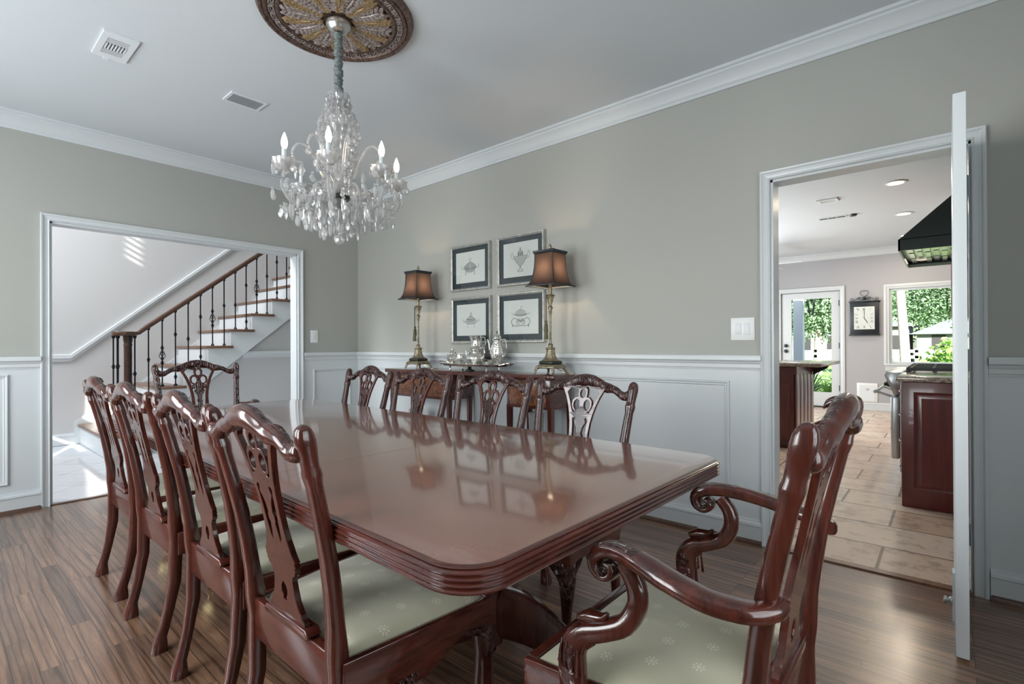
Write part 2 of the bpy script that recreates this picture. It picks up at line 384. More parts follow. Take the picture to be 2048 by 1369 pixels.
def holes_wall(bm, axis, d0, d1, u0, u1, z0, z1, holes, mi=0):
    """wall slab perpendicular to axis between d0,d1; holes = (ua,ub,za,zb)"""
    us = sorted({u0, u1, *[h[0] for h in holes], *[h[1] for h in holes]}); zs = sorted({z0, z1, *[h[2] for h in holes], *[h[3] for h in holes]})
    us = [u for u in us if u0 <= u <= u1]; zs = [z for z in zs if z0 <= z <= z1]
    for a, b in zip(us, us[1:]):
        runs = []
        for c, d in zip(zs, zs[1:]):
            um, zm = (a+b)/2, (c+d)/2
            if any(h[0] < um < h[1] and h[2] < zm < h[3] for h in holes): continue
            if runs and abs(runs[-1][1]-c) < 1e-6: runs[-1][1] = d
            else: runs.append([c, d])
        for c, d in runs:
            if axis == 'x': box(bm, d0, d1, a, b, c, d, mi)
            else: box(bm, a, b, d0, d1, c, d, mi)
    bmesh.ops.remove_doubles(bm, verts=bm.verts, dist=1e-5)

# ================================================================== THE SETTING
RX1 = 5.85; RY0 = -4.25; CH = 2.74
b = bm_(); box(b, -.001, RX1, RY0, .0, -.1, 0); struct('floor', b, 'floor')
b = bm_(); box(b, -3.05, -.001, RY0, 2.6, -.12, -.004); struct('floor_foyer', b, 'marble')
b = bm_(); box(b, 1.1, 6.0, .0, 7.4, -.1, -.002); struct('floor_kitchen', b, 'trav')
b = bm_(); box(b, -.12, RX1, RY0, .12, CH, CH+.12); struct('ceiling', b, 'ceil')
b = bm_(); box(b, 1.1, 6.0, .12, 7.52, CH, CH+.12); struct('ceiling_kitchen', b, 'ceil')
b = bm_(); box(b, -3.05, -.12, RY0-.12, 2.6, 5.2, 5.3); struct('ceiling_foyer', b, 'ceil')
DX0, DX1, DH = 4.109, 4.935, 2.04      # kitchen doorway in the right wall
OY0, OY1, OH = -2.489, -.676, 2.03     # wide opening in the left wall
b = bm_(); holes_wall(b, 'y', .001, .12, 0, RX1, 0, CH, [(DX0, DX1, -1, DH)])
struct('wall_right', b, 'wall')
b = bm_(); holes_wall(b, 'x', -.12, 0, RY0, .12, 0, CH, [(OY0, OY1, -1, OH)])
box(b, -.12, 0, RY0, 2.6, CH, 5.2); box(b, -.12, 0, .12, 2.6, 0, CH)
struct('wall_left', b, 'wall')
WIN = [(.5,1.8,.5,2.4), (2.4,3.7,.5,2.4)]
b = bm_(); holes_wall(b, 'y', RY0-.12, RY0, 0, RX1+.12, 0, CH, WIN); struct('wall_front', b, 'wall')
b = bm_(); holes_wall(b, 'x', RX1, RX1+.12, RY0, .12, 0, CH, [(-3.05,-1.55,.5,2.4)]); struct('wall_back', b, 'wall')
# the foyer: far wall beside the stairs, front wall with entrance openings shaped for the sun patches, end wall
b = bm_(); box(b, -3.05, -2.9, RY0, 2.6, 0, 5.2); struct('wall_foyer_far', b, 'wall_foyer')
FH = [(-1.85,-.2,1.17,1.27), (-1.85,-.2,1.34,1.43), (-1.62,-1.28,1.70,2.22), (-2.3,-.6,2.9,4.5)]
b = bm_(); holes_wall(b, 'y', RY0-.12, RY0, -3.05, 0, 0, 5.2, FH); struct('wall_foyer_front', b, 'wall_foyer')
b = bm_(); box(b, -3.05, -.12, 2.6, 2.72, 0, 5.3); struct('wall_foyer_end', b, 'wall_foyer')
# added unseen slabs and screen that keep the sun out of the hidden windows
b = bm_(); box(b, -3.4, 6.4, RY0-.65, RY0-.13, 5.25, 5.4); box(b, .3, 11, RY0-4.4, RY0-.13, 2.80, 2.90); box(b, 5.99, 11, RY0-.13, 1, 2.80, 2.90)
holes_wall(b, 'y', RY0-.45, RY0-.40, -2.5, -.35, 2.75, 5.25, [(-1.21,-1.10,4.15+i*.076,4.192+i*.076) for i in range(5)])  # added screen, its slits shape the sun spots on the far foyer wall
for x in (.5, 10.8): box(b, x-.1, x+.1, RY0-4.3, RY0-4.1, 0, 2.8)
bp = b
# kitchen shell
b = bm_(); box(b, 1.0, 1.1, .12, 7.52, 0, CH) ; bmesh.ops.delete(b, geom=b.verts[:], context='VERTS'); holes_wall(b, 'x', 1.0, 1.12, .12, 7.52, 0, CH, [(2.4,6.0,.6,2.4)]); struct('wall_kitchen_left', b, 'wall_kitchen')
b = bm_(); box(b, 5.9, 6.02, .12, 7.52, 0, CH); struct('wall_kitchen_right', b, 'wall_kitchen')
KY = 7.4
KD = (2.49, 3.42, -1, 2.07); KW = (4.12, 5.5, .80, 2.04)
b = bm_(); holes_wall(b, 'y', KY, KY+.14, 1.0, 6.02, 0, CH, [KD, KW]); struct('wall_kitchen_far', b, 'wall_kitchen')
b = bm_(); box(b, 0, 1.1, .121, .20, 0, CH); struct('wall_kitchen_near', b, 'wall_kitchen')
single(obj('sun_blocker', bp, 'white'), 'added unseen white slabs, posts and slit screen blocking the sun outside the front windows', 'porch')

# mouldings -----------------------------------------------------------------
def moulding(bm, prof, axis, a, bb, wallpos, sgn, z):
    """prof: (out, up) polygon; out measured from wall into room"""
    poly = [(wallpos+sgn*o, z+h) for o, h in prof]
    prism(bm, poly, axis, a, bb)
CROWN = [(0,0),(.012,0),(.012,.018),(.018,.022),(.022,.03),(.034,.052),(.052,.074),(.064,.082),(.064,.094),(.078,.098),(.078,.115),(0,.115)]
CRAIL = [(0,0),(.010,0),(.012,.012),(.018,.014),(.018,.034),(.023,.038),(.026,.05),(.038,.056),(.040,.078),(.036,.086),(0,.086)]
BASE = [(0,0),(.016,0),(.016,.098),(.022,.102),(.020,.116),(.010,.122),(.008,.134),(0,.134)]
SHOE = [(0,0),(.034,0),(.032,.012),(.026,.02),(.016,.023),(0,.023)]
def run(name, prof, z, mat, segs):
    b = bm_()
    for axis, a, bb, wp, sg in segs: moulding(b, prof, axis, a, bb, wp, sg, z)
    return struct(name, b, mat, smooth=True)
run('trim_1', CROWN, 2.626, 'trim', [('x',0,RX1,0,-1)])
run('trim_2', CROWN, 2.626, 'trim', [('y',RY0,0,0,1)])
run('trim_3', CRAIL, .980, 'trim', [('x',.0,4.062,0,-1),('x',4.988,RX1,0,-1)])
run('trim_4', CRAIL, .980, 'trim', [('y',RY0,-2.540,0,1),('y',-.616,0,0,1)])
run('baseboard_right', BASE, 0, 'trim', [('x',0,4.06,-.006,-1),('x',4.99,RX1,-.006,-1)])
run('baseboard_left', BASE, 0, 'trim', [('y',RY0,-2.542,.006,1),('y',-.615,0,.006,1)])
run('trim_5', SHOE, 0, 'rail', [('x',0,4.058,-.006,-1),('x',4.993,RX1,-.006,-1),('y',RY0,-2.545,.006,1),('y',-.612,0,.006,1)])
# wainscot sheets (white below the chair rail) with picture-frame panels
def frame_panel(bm, axis, u0, u1, z0, z1, wp, sg):
    t = .030; n = len([0])
    prof = [(0,0),(.010,.002),(.014,.008),(.012,.014),(.006,.018),(.007,.024),(0,.030)]
    # four mitred lengths
    rings = []
    for (cu, cz, du, dz) in ((u0,z0,1,1),(u1,z0,-1,1),(u1,z1,-1,-1),(u0,z1,1,-1)):
        ring = []
        for o, h in prof:
            d = wp+sg*o; u = cu+du*h; z = cz+dz*h
            ring.append(bm.verts.new((d, u, z) if axis == 'y' else (u, d, z)))
        rings.append(ring)
    for i in range(4):
        A, B = rings[i], rings[(i+1)%4]
        for k in range(len(prof)-1): bm.faces.new((A[k], A[k+1], B[k+1], B[k]))
b = bm_(); box(b, 0, 4.062, -.006, .001, 0, .985); box(b, 4.988, RX1, -.006, .001, 0, .985)
for u in ((.17,1.46),(1.60,2.70),(2.84,3.886),(5.12,5.75)): frame_panel(b, 'x', u[0], u[1], .262, .916, -.006, -1)
struct('trim_6', b, 'trim')
b = bm_(); box(b, -.001, .006, RY0, -2.54, 0, .985); box(b, -.001, .006, -.616, 0, 0, .985)
frame_panel(b, 'y', -4.1, -2.70, .19, .945, .006, 1); frame_panel(b, 'y', -.52, -.10, .262, .90, .006, 1)
struct('trim_7', b, 'trim')
# casings
def casing(bm, axis, u0, u1, h, wp, sg, w=.052):
    prof = [(0,0),(.017,.002),(.019,.006),(.012,.012),(.014,.024),(.018,.034),(.024,.040),(.026,.048),(.022,w),(0,w)]
    def P(o, u, z): return (wp+sg*o, u, z) if axis == 'y' else (u, wp+sg*o, z)
    rings = [[bm.verts.new(P(o, u0-h_, 0)) for o, h_ in prof], [bm.verts.new(P(o, u0-h_, h+h_)) for o, h_ in prof],
             [bm.verts.new(P(o, u1+h_, h+h_)) for o, h_ in prof], [bm.verts.new(P(o, u1+h_, 0)) for o, h_ in prof]]
    for A, B in zip(rings, rings[1:]):
        for k in range(len(prof)-1): bm.faces.new((A[k], A[k+1], B[k+1], B[k]))
    bm.faces.new(rings[0]); bm.faces.new(rings[-1][::-1])
b = bm_(); casing(b, 'x', DX0, DX1, DH, 0, -1)
box(b, DX0, DX0+.012, 0, .12, 0, DH); box(b, DX1-.008, DX1, 0, .12, 0, DH); box(b, DX0, DX1, 0, .12, DH-.012, DH)
struct('trim_8', b, 'trim')
b = bm_(); casing(b, 'y', OY0, OY1, OH, 0, 1)
box(b, -.12, 0, OY0, OY0+.012, 0, OH); box(b, -.12, 0, OY1-.012, OY1, 0, OH); box(b, -.12, 0, OY0, OY1, OH-.012, OH)
struct('trim_9', b, 'trim')
b = bm_(); box(b, DX0, DX1, -.03, .02, 0, .008); struct('trim_10', b, 'oak')
b = bm_(); box(b, -.035, .005, OY0, OY1, -.004, .006); struct('trim_11', b, 'rail')
# foyer mouldings: rail of the far wall climbing with the stairs, stair skirt, baseboard
def flight_line(bm, pts, w, d, x0):
    """band of height w (up) along yz points, depth d out of the wall at x0"""
    a = []
    for (y, z) in pts: a.append([bm.verts.new((x0+dx, y, z+dz)) for dx, dz in ((0,0),(d*.5,0),(d*.55,w*.35),(d,w*.45),(d,w*.9),(0,w))])
    for A, B in zip(a, a[1:]):
        for k in range(5): bm.faces.new((A[k], A[k+1], B[k+1], B[k]))
b = bm_(); flight_line(b, [(-4.2,.965),(-1.965,.965),(2.6,.965+.865*4.565)], .085, .04, -2.9); struct('trim_12', b, 'white')
b = bm_(); prism(b, [(-1.93,.0),(-1.93,.26),(-1.80,.36),(-1.6,.42),(1.9,3.30),(1.9,2.6),(-1.4,.0)], 'x', -2.9, -2.885); struct('trim_13', b, 'white')
b = bm_(); moulding(b, BASE, 'y', RY0, -1.93, -2.9, 1, 0); struct('baseboard_foyer', b, 'white')

# windows of the hidden walls (they light the room and show in the picture glass)
def window(n, axis, d, u0, u1, z0, z1, nx, nz, matf='white', fw_=.05, dep=.10, pane=True):
    b = bm_()
    def bx(ua, ub, za, zb, da=d, db=d+dep):
        box(b, *((da, db, ua, ub, za, zb) if axis == 'x' else (ua, ub, da, db, za, zb)))
    bx(u0, u0+fw_, z0, z1); bx(u1-fw_, u1, z0, z1); bx(u0+fw_, u1-fw_, z0, z0+fw_); bx(u0+fw_, u1-fw_, z1-fw_, z1)
    dm = d+dep*.4
    for i in range(1, nx): u = u0+(u1-u0)*i/nx; bx(u-.011, u+.011, z0+fw_, z1-fw_, dm, dm+.025)
    for i in range(1, nz): z = z0+(z1-z0)*i/nz; bx(u0+fw_, u1-fw_, z-.011, z+.011, dm, dm+.025)
    o = struct('window_%d' % n, b, matf)
    if pane:
        b = bm_(); dm += .012
        q = [(u0+fw_, z0+fw_), (u1-fw_, z0+fw_), (u1-fw_, z1-fw_), (u0+fw_, z1-fw_)]
        b.faces.new([b.verts.new((dm, u, z) if axis == 'x' else (u, dm, z)) for u, z in q]); obj('pane', b, 'pane', o)
    return o
window(1, 'y', RY0-.11, .5, 1.8, .5, 2.4, 3, 4); window(2, 'y', RY0-.11, 2.4, 3.7, .5, 2.4, 3, 4)
window(3, 'x', RX1+.01, -3.05, -1.55, .5, 2.4, 3, 4)
window(4, 'x', 1.01, 2.4, 6.0, .6, 2.4, 4, 2)
window(5, 'y', KY+.02, KW[0], KW[1], KW[2], KW[3], 1, 1, fw_=.03)
b = bm_(); casing(b, 'x', KW[0], KW[1], KW[3], KY, -1, .075); box(b, KW[0]-.06, KW[1]+.06, KY-.05, KY+.02, KW[2]-.03, KW[2]); box(b, KW[0]-.06, KW[1]+.06, KY-.022, KY, KW[2]-.12, KW[2]-.03)
# the casing legs stop at the stool
for v in b.verts:
    if v.co.z < .01 and v.co.y < KY+.001: v.co.z = KW[2]-.03
struct('trim_14', b, 'trim')
b = bm_(); casing(b, 'x', KD[0], KD[1], KD[3], KY, -1, .075); struct('trim_15', b, 'trim')
run('trim_16', CROWN, 2.626, 'trim', [('x',1.1,6.0,KY,-1)])
run('baseboard_kitchen', BASE, 0, 'trim', [('x',3.50,6.0,KY,-1),('x',1.1,2.41,KY,-1)])
# kitchen exterior door
b = bm_()
x0, x1 = KD[0]+.01, KD[1]-.01; yd0, yd1 = KY+.03, KY+.075; gx0, gx1, gz0, gz1 = 2.655, 3.29, .265, 1.95
box(b, x0, gx0, yd0, yd1, .02, 2.06); box(b, gx1, x1, yd0, yd1, .02, 2.06); box(b, gx0, gx1, yd0, yd1, .02, gz0); box(b, gx0, gx1, yd0, yd1, gz1, 2.06)
dk = struct('door_1', b, 'trim')
b = bm_(); b.faces.new([b.verts.new((x, KY+.05, z)) for x, z in ((gx0,gz0),(gx1,gz0),(gx1,gz1),(gx0,gz1))]); obj('glass_pane', b, 'pane', dk)
for z in (1.10, 1.0):
    b = bm_(); lathe(b, [(.0,0),(.028,0),(.03,.01),(.012,.02),(.026,.035),(.03,.05),(.02,.062),(0,.064)], 16)
    b.transform(Matrix.Translation((2.567, KY+.03, z))@Matrix.Rotation(R(90), 4, 'X')); obj('door_knob' if z == 1.0 else 'deadbolt', b, 'black', dk)
for z in (.35, 1.10, 1.85):
    b = bm_(); box(b, 3.405, 3.425, KY-.004, KY+.03, z-.05, z+.05); obj('hinge', b, 'black', dk)
b = bm_(); box(b, KD[0], KD[1], KY-.01, KY+.14, -.002, .02); struct('trim_17', b, 'black')
# the white slab door standing open on its floor pivot
b = bm_(); box(b, 4.869, 4.906, -.682, .075, .012, 2.018); bevel(b, .003, 2); dr = struct('door_2', b, 'white', smooth=True, label='white slab door standing open beside the kitchen doorway')
b = bm_(); box(b, 4.861, 4.869, -.60, -.545, .10, .28); obj('stop_plate', b, 'white', dr)
b = bm_(); lathe(b, [(0,0),(.016,0),(.016,.006),(.010,.01),(.010,.014),(.014,.016),(.014,.024),(0,.026)], 14)
b.transform(Matrix.Translation((4.861,-.572,.165))@Matrix.Rotation(R(-90), 4, 'Y')); obj('door_stop', b, 'nickel', dr)
for z in (.25, 1.05, 1.85):
    b = bm_(); box(b, 4.906, 4.929, .045, .06, z-.05, z+.05); obj('hinge', b, 'nickel', dr)

# ================================================================== STAIRCASE
def stairs():
    root = thing('staircase', 'open oak and white staircase with iron balusters rising behind the wide opening', 'staircase', (-2.1,-1.9,0))
    XS, XW, RUN = -1.8, -2.884, .251
    yk = lambda k: -1.88+RUN*(k-1)
    ZK = lambda k: .2284*k if k <= 5 else 1.142+.2035*(k-5)
    NT = 13
    for k in range(1, NT+1):
        y = yk(k); z = ZK(k)
        if k == 1:   # curtail step with a rounded end
            arc = [pi*i/12 for i in range(1, 12)]
            pl = [(XW, y-.02), (XS+.06, y-.02)]+[(XS+.06+.20*sin(a), y+.19-.21*cos(a)) for a in arc]+[(XS+.06, y+.40), (XW, y+.40)]
            b = bm_(); prism(b, pl, 'z', z-.034, z); bevel(b, .008, 2); obj('tread', b, 'oak', root, label='rounded bottom tread')
            pl2 = [(XW, y), (XS+.05, y)]+[(XS+.05+.18*sin(a), y+.18-.18*cos(a)) for a in arc]+[(XS+.05, y+.36), (XW, y+.36)]
            b = bm_(); prism(b, pl2, 'z', 0, z-.034); obj('riser', b, 'white', root)
            continue
        b = bm_(); prism(b, [(XW, y-.025), (XS+.035, y-.025), (XS+.035, y+RUN+.02), (XW, y+RUN+.02)], 'z', z-.032, z); bevel(b, .007, 2); obj('tread', b, 'oak', root)
        b = bm_(); box(b, XW, XS-.0305, y, y+.02, ZK(k-1), z-.032); obj('riser', b, 'white', root)
    pl = [(yk(2), 0)]
    for k in range(2, NT+1): pl += [(yk(k), ZK(k-1) if k > 2 else .01), (yk(k), ZK(k)-.032)]
    ye = yk(NT)+RUN; zl = lambda y: 1.016+.80*(y+.496)
    pl += [(ye, ZK(NT)-.032), (ye, zl(ye)), (yk(2)+.06, max(0, zl(yk(2)+.06)))]
    b = bm_(); prism(b, pl, 'x', XS-.03, XS); obj('stringer', b, 'white', root, smooth=False)
    bxx = -1.83; zr = lambda y: 1.283+.797*(y+1.56)
    path = [(bxx,-1.60,1.272,.030,.020),(bxx,-1.55,1.284,.030,.022),(bxx,-1.48,zr(-1.48),.030,.026),(bxx,-.9,zr(-.9),.030,.026),(bxx,.6,zr(.6),.030,.026),(bxx,1.5,zr(1.5),.030,.026)]
    b = bm_(); sweep(b, [p[:3] for p in path], [(p[3], p[4]) for p in path], n=12, sq=2.8); obj('handrail', b, 'rail', root)
    b = bm_(); pl = [(bxx+.095*cos(a), -1.675+.112*sin(a)) for a in [2*pi*i/28 for i in range(28)]]; prism(b, pl, 'z', 1.25, 1.296); bevel(b, .008, 2); obj('volute', b, 'rail', root)
    z1 = ZK(1)
    b = bm_(); lathe(b, [(.042,z1),(.042,.30),(.037,.32),(.040,.34),(.037,.36),(.037,1.14),(.042,1.15),(.036,1.17),(.042,1.2),(.044,1.25)], 20, (bxx,-1.645,0)); obj('newel_post', b, 'rail', root)
    def bal(y, z0, z1, kind, x=bxx):
        b = bm_(); r = .0070
        sweep(b, [(x,y,z0), (x,y,z1)], r, n=6, sq=4, ref=(0,1,0))
        lathe(b, [(.019,0),(.018,.014),(.011,.026),(.007,.028)], 4, (x,y,z0)); lathe(b, [(.007,-.030),(.015,-.020),(.018,0)], 6, (x,y,z1))
        h = z1-z0
        def knuckle(z): lathe(b, [(.006,-.026),(.013,-.018),(.010,-.009),(.022,0),(.010,.009),(.013,.018),(.006,.026)], 8, (x,y,z))
        if kind == 0: knuckle(z0+h*.60)
        elif kind == 1:
            zc = z0+h*.46; knuckle(zc+.085); knuckle(zc-.085)
            for q in range(4):
                a0 = q*pi/2
                sweep(b, [(x+.030*sin(pi*t/10)*cos(a0+t*.32), y+.030*sin(pi*t/10)*sin(a0+t*.32), zc-.060+.012*t) for t in range(11)], .0034, n=5, ref=(1,0,0), caps=False)
        elif kind == 2: knuckle(z0+h*.68); knuckle(z0+h*.12)
        else: knuckle(z0+h*.42)
        obj('baluster', b, 'iron', root)
    kinds = [0,1,2,3,2,1,0,3,2,1,0,2,3,0]
    for i in range(14):
        y = -1.46+.1285*i; k = math.floor((y-.0-yk(1)+.012)/RUN)+1
        bal(y, ZK(k), zr(y)-.02, kinds[i])
    for a in (100, 150, 205, 255, 310, 20, 60):
        bal(-1.675+.095*sin(R(a)), z1, 1.25, 2 if a % 20 else 0, x=bxx+.080*cos(R(a)))
    return root
stairs()
# wall under the stairs with its own rail
b = bm_(); prism(b, [(-1.72,0),(-1.72,.12),(1.5,2.70),(1.5,0)], 'x', -1.95, -1.87); struct('wall_understair', b, 'wall_foyer')
run('trim_18', CRAIL, .985, 'white', [('y',-.47,1.5,-1.87,1)])
run('baseboard_understair', BASE, 0, 'white', [('y',-1.5,1.5,-1.87,1)])

# ================================================================== CHAIRS
def yprof(z, A=1.0):
    P = [(0,.052),(.05,.046),(.12,.026),(.25,.004),(.42,0),(.55,.012),(.66,.028),(.76,.050),(.86,.074),(.95,.096),(1.06,.12)]
    z /= A
    for (a, b_), (c, d) in zip(P, P[1:]):
        if z <= c: return b_+(d-b_)*(z-a)/(c-a)
    return P[-1][1]
def facemats(bm, mi, cond=lambda n, c: n.y < -.35):
    bmesh.ops.recalc_face_normals(bm, faces=bm.faces); bm.normal_update()
    for f in bm.faces:
        if cond(f.normal, f.calc_center_median()): f.material_index = mi
def splat_shape():
    """outer outline + holes in (x, z), half mirrored"""
    half = [(.052,.455),(.083,.462),(.083,.476),(.074,.482),(.070,.492),(.062,.500),(.052,.520),(.046,.545),(.044,.565),(.050,.580),(.063,.588),(.063,.594),(.068,.598),(.066,.604),(.071,.609),(.068,.615),(.072,.621),(.066,.628),(.058,.645),(.050,.67),(.046,.70),(.046,.74),(.050,.78),(.058,.82),(.070,.86),(.084,.895),(.100,.925),(.112,.940)]
    outer = half+[(-x, z) for x, z in half[::-1]]
    H = []
    key = [(.0,.505),(.011,.508),(.008,.516),(.015,.525),(.016,.537),(.011,.548),(0,.556)]
    H.append(key+[(-x, z) for x, z in key[::-1][1:-1]])
    # long slots either side of the centre stem
    slot = [(.018,.655),(.026,.668),(.030,.70),(.033,.74),(.036,.775),(.040,.795),(.030,.803),(.022,.797),(.028,.780),(.020,.768),(.013,.752),(.010,.732),(.015,.722),(.014,.712),(.009,.705),(.012,.69),(.014,.672)]
    H += [slot, [(-x, z) for x, z in slot[::-1]]]
    # three rings and the fields around them
    def ell(cx, cz, rx, rz, n=18): return [(cx+rx*cos(2*pi*i/n), cz+rz*sin(2*pi*i/n)) for i in range(n)]
    H += [ell(0, .908, .015, .021), ell(.0255, .858, .0165, .024), ell(-.0255, .858, .0165, .024)]
    f = [(.028,.826),(.040,.822),(.044,.824),(.052,.845),(.062,.874),(.074,.900),(.080,.912),(.072,.925),(.060,.934),(.040,.941),(.020,.944),(.012,.940),(.022,.925),(.023,.906),(.020,.892),(.034,.890),(.047,.876),(.049,.856),(.043,.838)]
    H += [f, [(-x, z) for x, z in f[::-1]]]
    return outer, H
OUT, HOL = splat_shape()
def make_chair(label, W=1.0, A=1.0, arms=False, armlabel=None):
    t = thing('dining_armchair' if arms else 'dining_chair', label, 'chair')
    hx = lambda z: (.188+.018*min(z/A, .42)/.42+max(0, z/A-.42)*.075)*W
    # rear posts, floor to crest
    for s in (-1, 1):
        b = bm_(); rows = []
        zs = [0,.012,.03,.055,.09,.15,.25,.34,.40,.45,.52,.60,.68,.76,.84,.862,.868,.880,.900,.918,.934,.948,.959,.966,.969]
        for z in zs:
            if z < .013: ab = (.024,.026)
            elif z < .04: ab = (.023,.023)
            elif z < .07: ab = (.019,.017)
            elif z < .2: ab = (.0185,.0165)
            elif z < .42: ab = (.0205,.021)
            elif z < .5: ab = (.021,.024)
            elif z < .861: ab = (.0205-.005*(z-.5)/.37,.0185-.003*(z-.5)/.37)
            elif z < .869: ab = (.0195,.0185)
            else: ab = {.880:(.0165,.0165),.900:(.0170,.0175),.918:(.0185,.0190),.934:(.0195,.0195),.948:(.0185,.0185),.959:(.016,.015),.966:(.010,.010),.969:(.004,.004)}[z]
            rows.append((s*hx(z*A), yprof(z), z*A, *ab))
        sweep(b, [r[:3] for r in rows], [(r[3], r[4]) for r in rows], n=12, sq=3.6, ref=(0,1,0))
        facemats(b, 1, lambda n, c: n.y < -.6 and c.z > .47*A and not (.858*A < c.z < .872*A))
        obj('rear_post', b, ['mah', 'carved'], t, sharp=50, world=False)
    # crest rail
    half = [(0,.968,.030,.020),(.03,.966,.029,.020),(.06,.958,.026,.019),(.09,.945,.024,.018),(.115,.937,.025,.019),(.135,.934,.021,.018),(.155,.930,.018,.017),(.175,.918,.017,.018),(.195,.908,.020,.020),(.213,.906,.022,.021),(.226,.912,.022,.021),(.236,.918,.020,.018),(.241,.920,.012,.012)]
    rows = [(-x, z, a, d) for x, z, a, d in half[:0:-1]]+half
    sm = smoothpts(rows, 3)
    b = bm_()
    pts = [(x*W, yprof(z)+.006+.008*(1-(abs(x)/.25)**2), z*A) for x, z, a, d in sm]
    sweep(b, pts, [(a*.92, d) for x, z, a, d in sm], n=20, sq=2.2, ref=(0,1,0))
    for v in b.verts:   # raised leaf nodes and rolled edges
        x = abs(v.co.x/W); v.co.y += (.003*sin(x*190) if v.co.y < yprof(v.co.z/A) else 0)
        v.co.z += .0006*sin(x*150+1)
    for s in (-1, 0, 1):   # small carved tufts on the crest
        for k in range(3):
            x0 = (s*.118+(k-1)*.009)*W; z0 = (.978 if s == 0 else .948)*A+.004-abs(k-1)*.004
            sm2 = smoothpts([(x0-.006*s,yprof(.95)+.022,z0-.016,.002),(x0-.002*s,yprof(.95)+.016,z0-.003,.006),(x0+.002*s,yprof(.95)+.004,z0+.001,.0065),(x0+.006*s,yprof(.95)-.010,z0-.004,.005),(x0+.008*s,yprof(.95)-.018,z0-.014,.002)], 4); sweep(b, [q[:3] for q in sm2], [q[3] for q in sm2], n=8)
    facemats(b, 1, lambda n, c: n.y < -.15 or (n.y < .2 and abs(c.x) < .1*W and n.z > .3))
    obj('crest_rail', b, ['mah', 'carved'], t, sharp=85, world=False)
    # pierced splat
    b = curve2d([OUT]+HOL, .0055, .0018)
    for z in [.47+i*.02 for i in range(25)]: bmesh.ops.bisect_plane(b, geom=b.verts[:]+b.edges[:]+b.faces[:], plane_co=(0,z,0), plane_no=(0,1,0))
    for v in b.verts:
        x, z, d = v.co.x, v.co.y, v.co.z
        v.co = V((x*W*1.06, yprof(z)+.004+d, z*A))
    facemats(b, 1, lambda n, c: n.y < -.5 and ((abs(c.x) < .035 and .66 < c.z/A < .85) or c.z/A > .93))
    obj('splat', b, ['mah', 'carved'], t, sharp=18, world=False)
    # seat frame
    fx, rx_, fd = .262*W, .198*W, .44
    b = bm_(); zt = .435*A
    def rail(p0, p1, th, prof_):
        """prof_ bottom edge heights along the rail (fraction, z)"""
        p0, p1 = V(p0), V(p1); d = (p1-p0); nrm = V((d.y, -d.x, 0)).normalized()*th
        top_ = [(0, zt), (1, zt)]; poly = [(0, zt), (1, zt)]+[(f, z*A) for f, z in prof_[::-1]]
        A_ = [b.verts.new((*(p0+d*f+nrm*.0).xy, z)) for f, z in poly]; B_ = [b.verts.new((*(p0+d*f+nrm).xy, z)) for f, z in poly]
        b.faces.new(A_); b.faces.new(B_[::-1]); n = len(poly)
        for i in range(n): b.faces.new((A_[i], B_[i], B_[(i+1)%n], A_[(i+1)%n]))
    side = [(0,.350),(.06,.352),(.15,.346),(.25,.338),(.32,.325),(.38,.312),(.50,.312),(.56,.325),(.62,.345),(.72,.366),(.80,.372),(.88,.366),(.94,.358),(1,.356)]
    rail((rx_+.018, .0, 0), (fx, -fd, 0), -.018, side); rail((-rx_-.018, .0, 0), (-fx, -fd, 0), .018, side)
    front = [(0,.350),(.12,.355),(.22,.36),(.32,.352),(.40,.325),(.46,.302),(.54,.302),(.60,.325),(.68,.352),(.78,.36),(.88,.355),(1,.350)]
    rail((-fx, -fd, 0), (fx, -fd, 0), -.024, front)
    bmesh.ops.recalc_face_normals(b, faces=b.faces); bevel(b, .003, 2, 50)
    obj('seat_frame', b, 'mahrail', t, sharp=45, world=False)
    b = bm_(); box(b, -rx_+.004, rx_-.004, -.012, .014, .345*A, .448*A); pl = [(-.105*W,.445*A),(-.115*W,.455*A),(-.10*W,.468*A),(.10*W,.468*A),(.115*W,.455*A),(.105*W,.445*A)]
    prism(b, pl, 'y', -.014, .022); bevel(b, .003, 2, 50); obj('back_rail', b, 'mahrail', t, sharp=45, world=False)
    for (cx, cy, nx, ny, wd) in ((0,-fd-.002,0,-1,.055), (fx-.026,-fd*.42,1,-.16,.085), (-fx+.026,-fd*.42,-1,-.16,.085)):
        b = bm_()
        for k in range(-4, 5):
            u = k/4; tx, ty = -ny, nx
            q = V((cx+tx*wd*u*.8+nx*.004, cy+ty*wd*u*.8+ny*.004, 0))
            sweep(b, [(q.x, q.y, (.348-.004*abs(k))*A), (q.x+nx*.008, q.y+ny*.008, .332*A), (q.x*1+nx*.007-tx*wd*u*.25, q.y+ny*.007-ty*wd*u*.25, (.308+.018*u*u)*A)], [.004,.0095,.005], n=6, ref=(nx, ny, 0))
        obj('carved_shell', b, 'carved', t, world=False, sharp=70)
    # cabriole front legs
    for s in (-1, 1):
        b = bm_(); dx, dy = s*.7, -.7
        rows = [(0,0,.43,.030,.030),(.0,0,.385,.031,.031),(.010,.010,.350,.032,.032),(.015,.015,.31,.030,.030),(.012,.012,.255,.024,.024),(.004,.004,.18,.018,.018),(-.008,-.008,.11,.0145,.0145),(-.006,-.006,.07,.015,.015),(.010,.010,.048,.024,.024),(.018,.018,.028,.032,.032),(.018,.018,.010,.030,.030),(.016,.016,0,.022,.022)]
        sm = smoothpts(rows, 3)
        bx_, by_ = s*(fx-.022), -fd+.036
        sweep(b, [(bx_+dx*r[0]*1.2, by_+dy*r[1]*1.2, r[2]*A) for r in sm], [(r[3], r[4]) for r in sm], n=12, sq=2.6, ref=(dx, dy, 0))
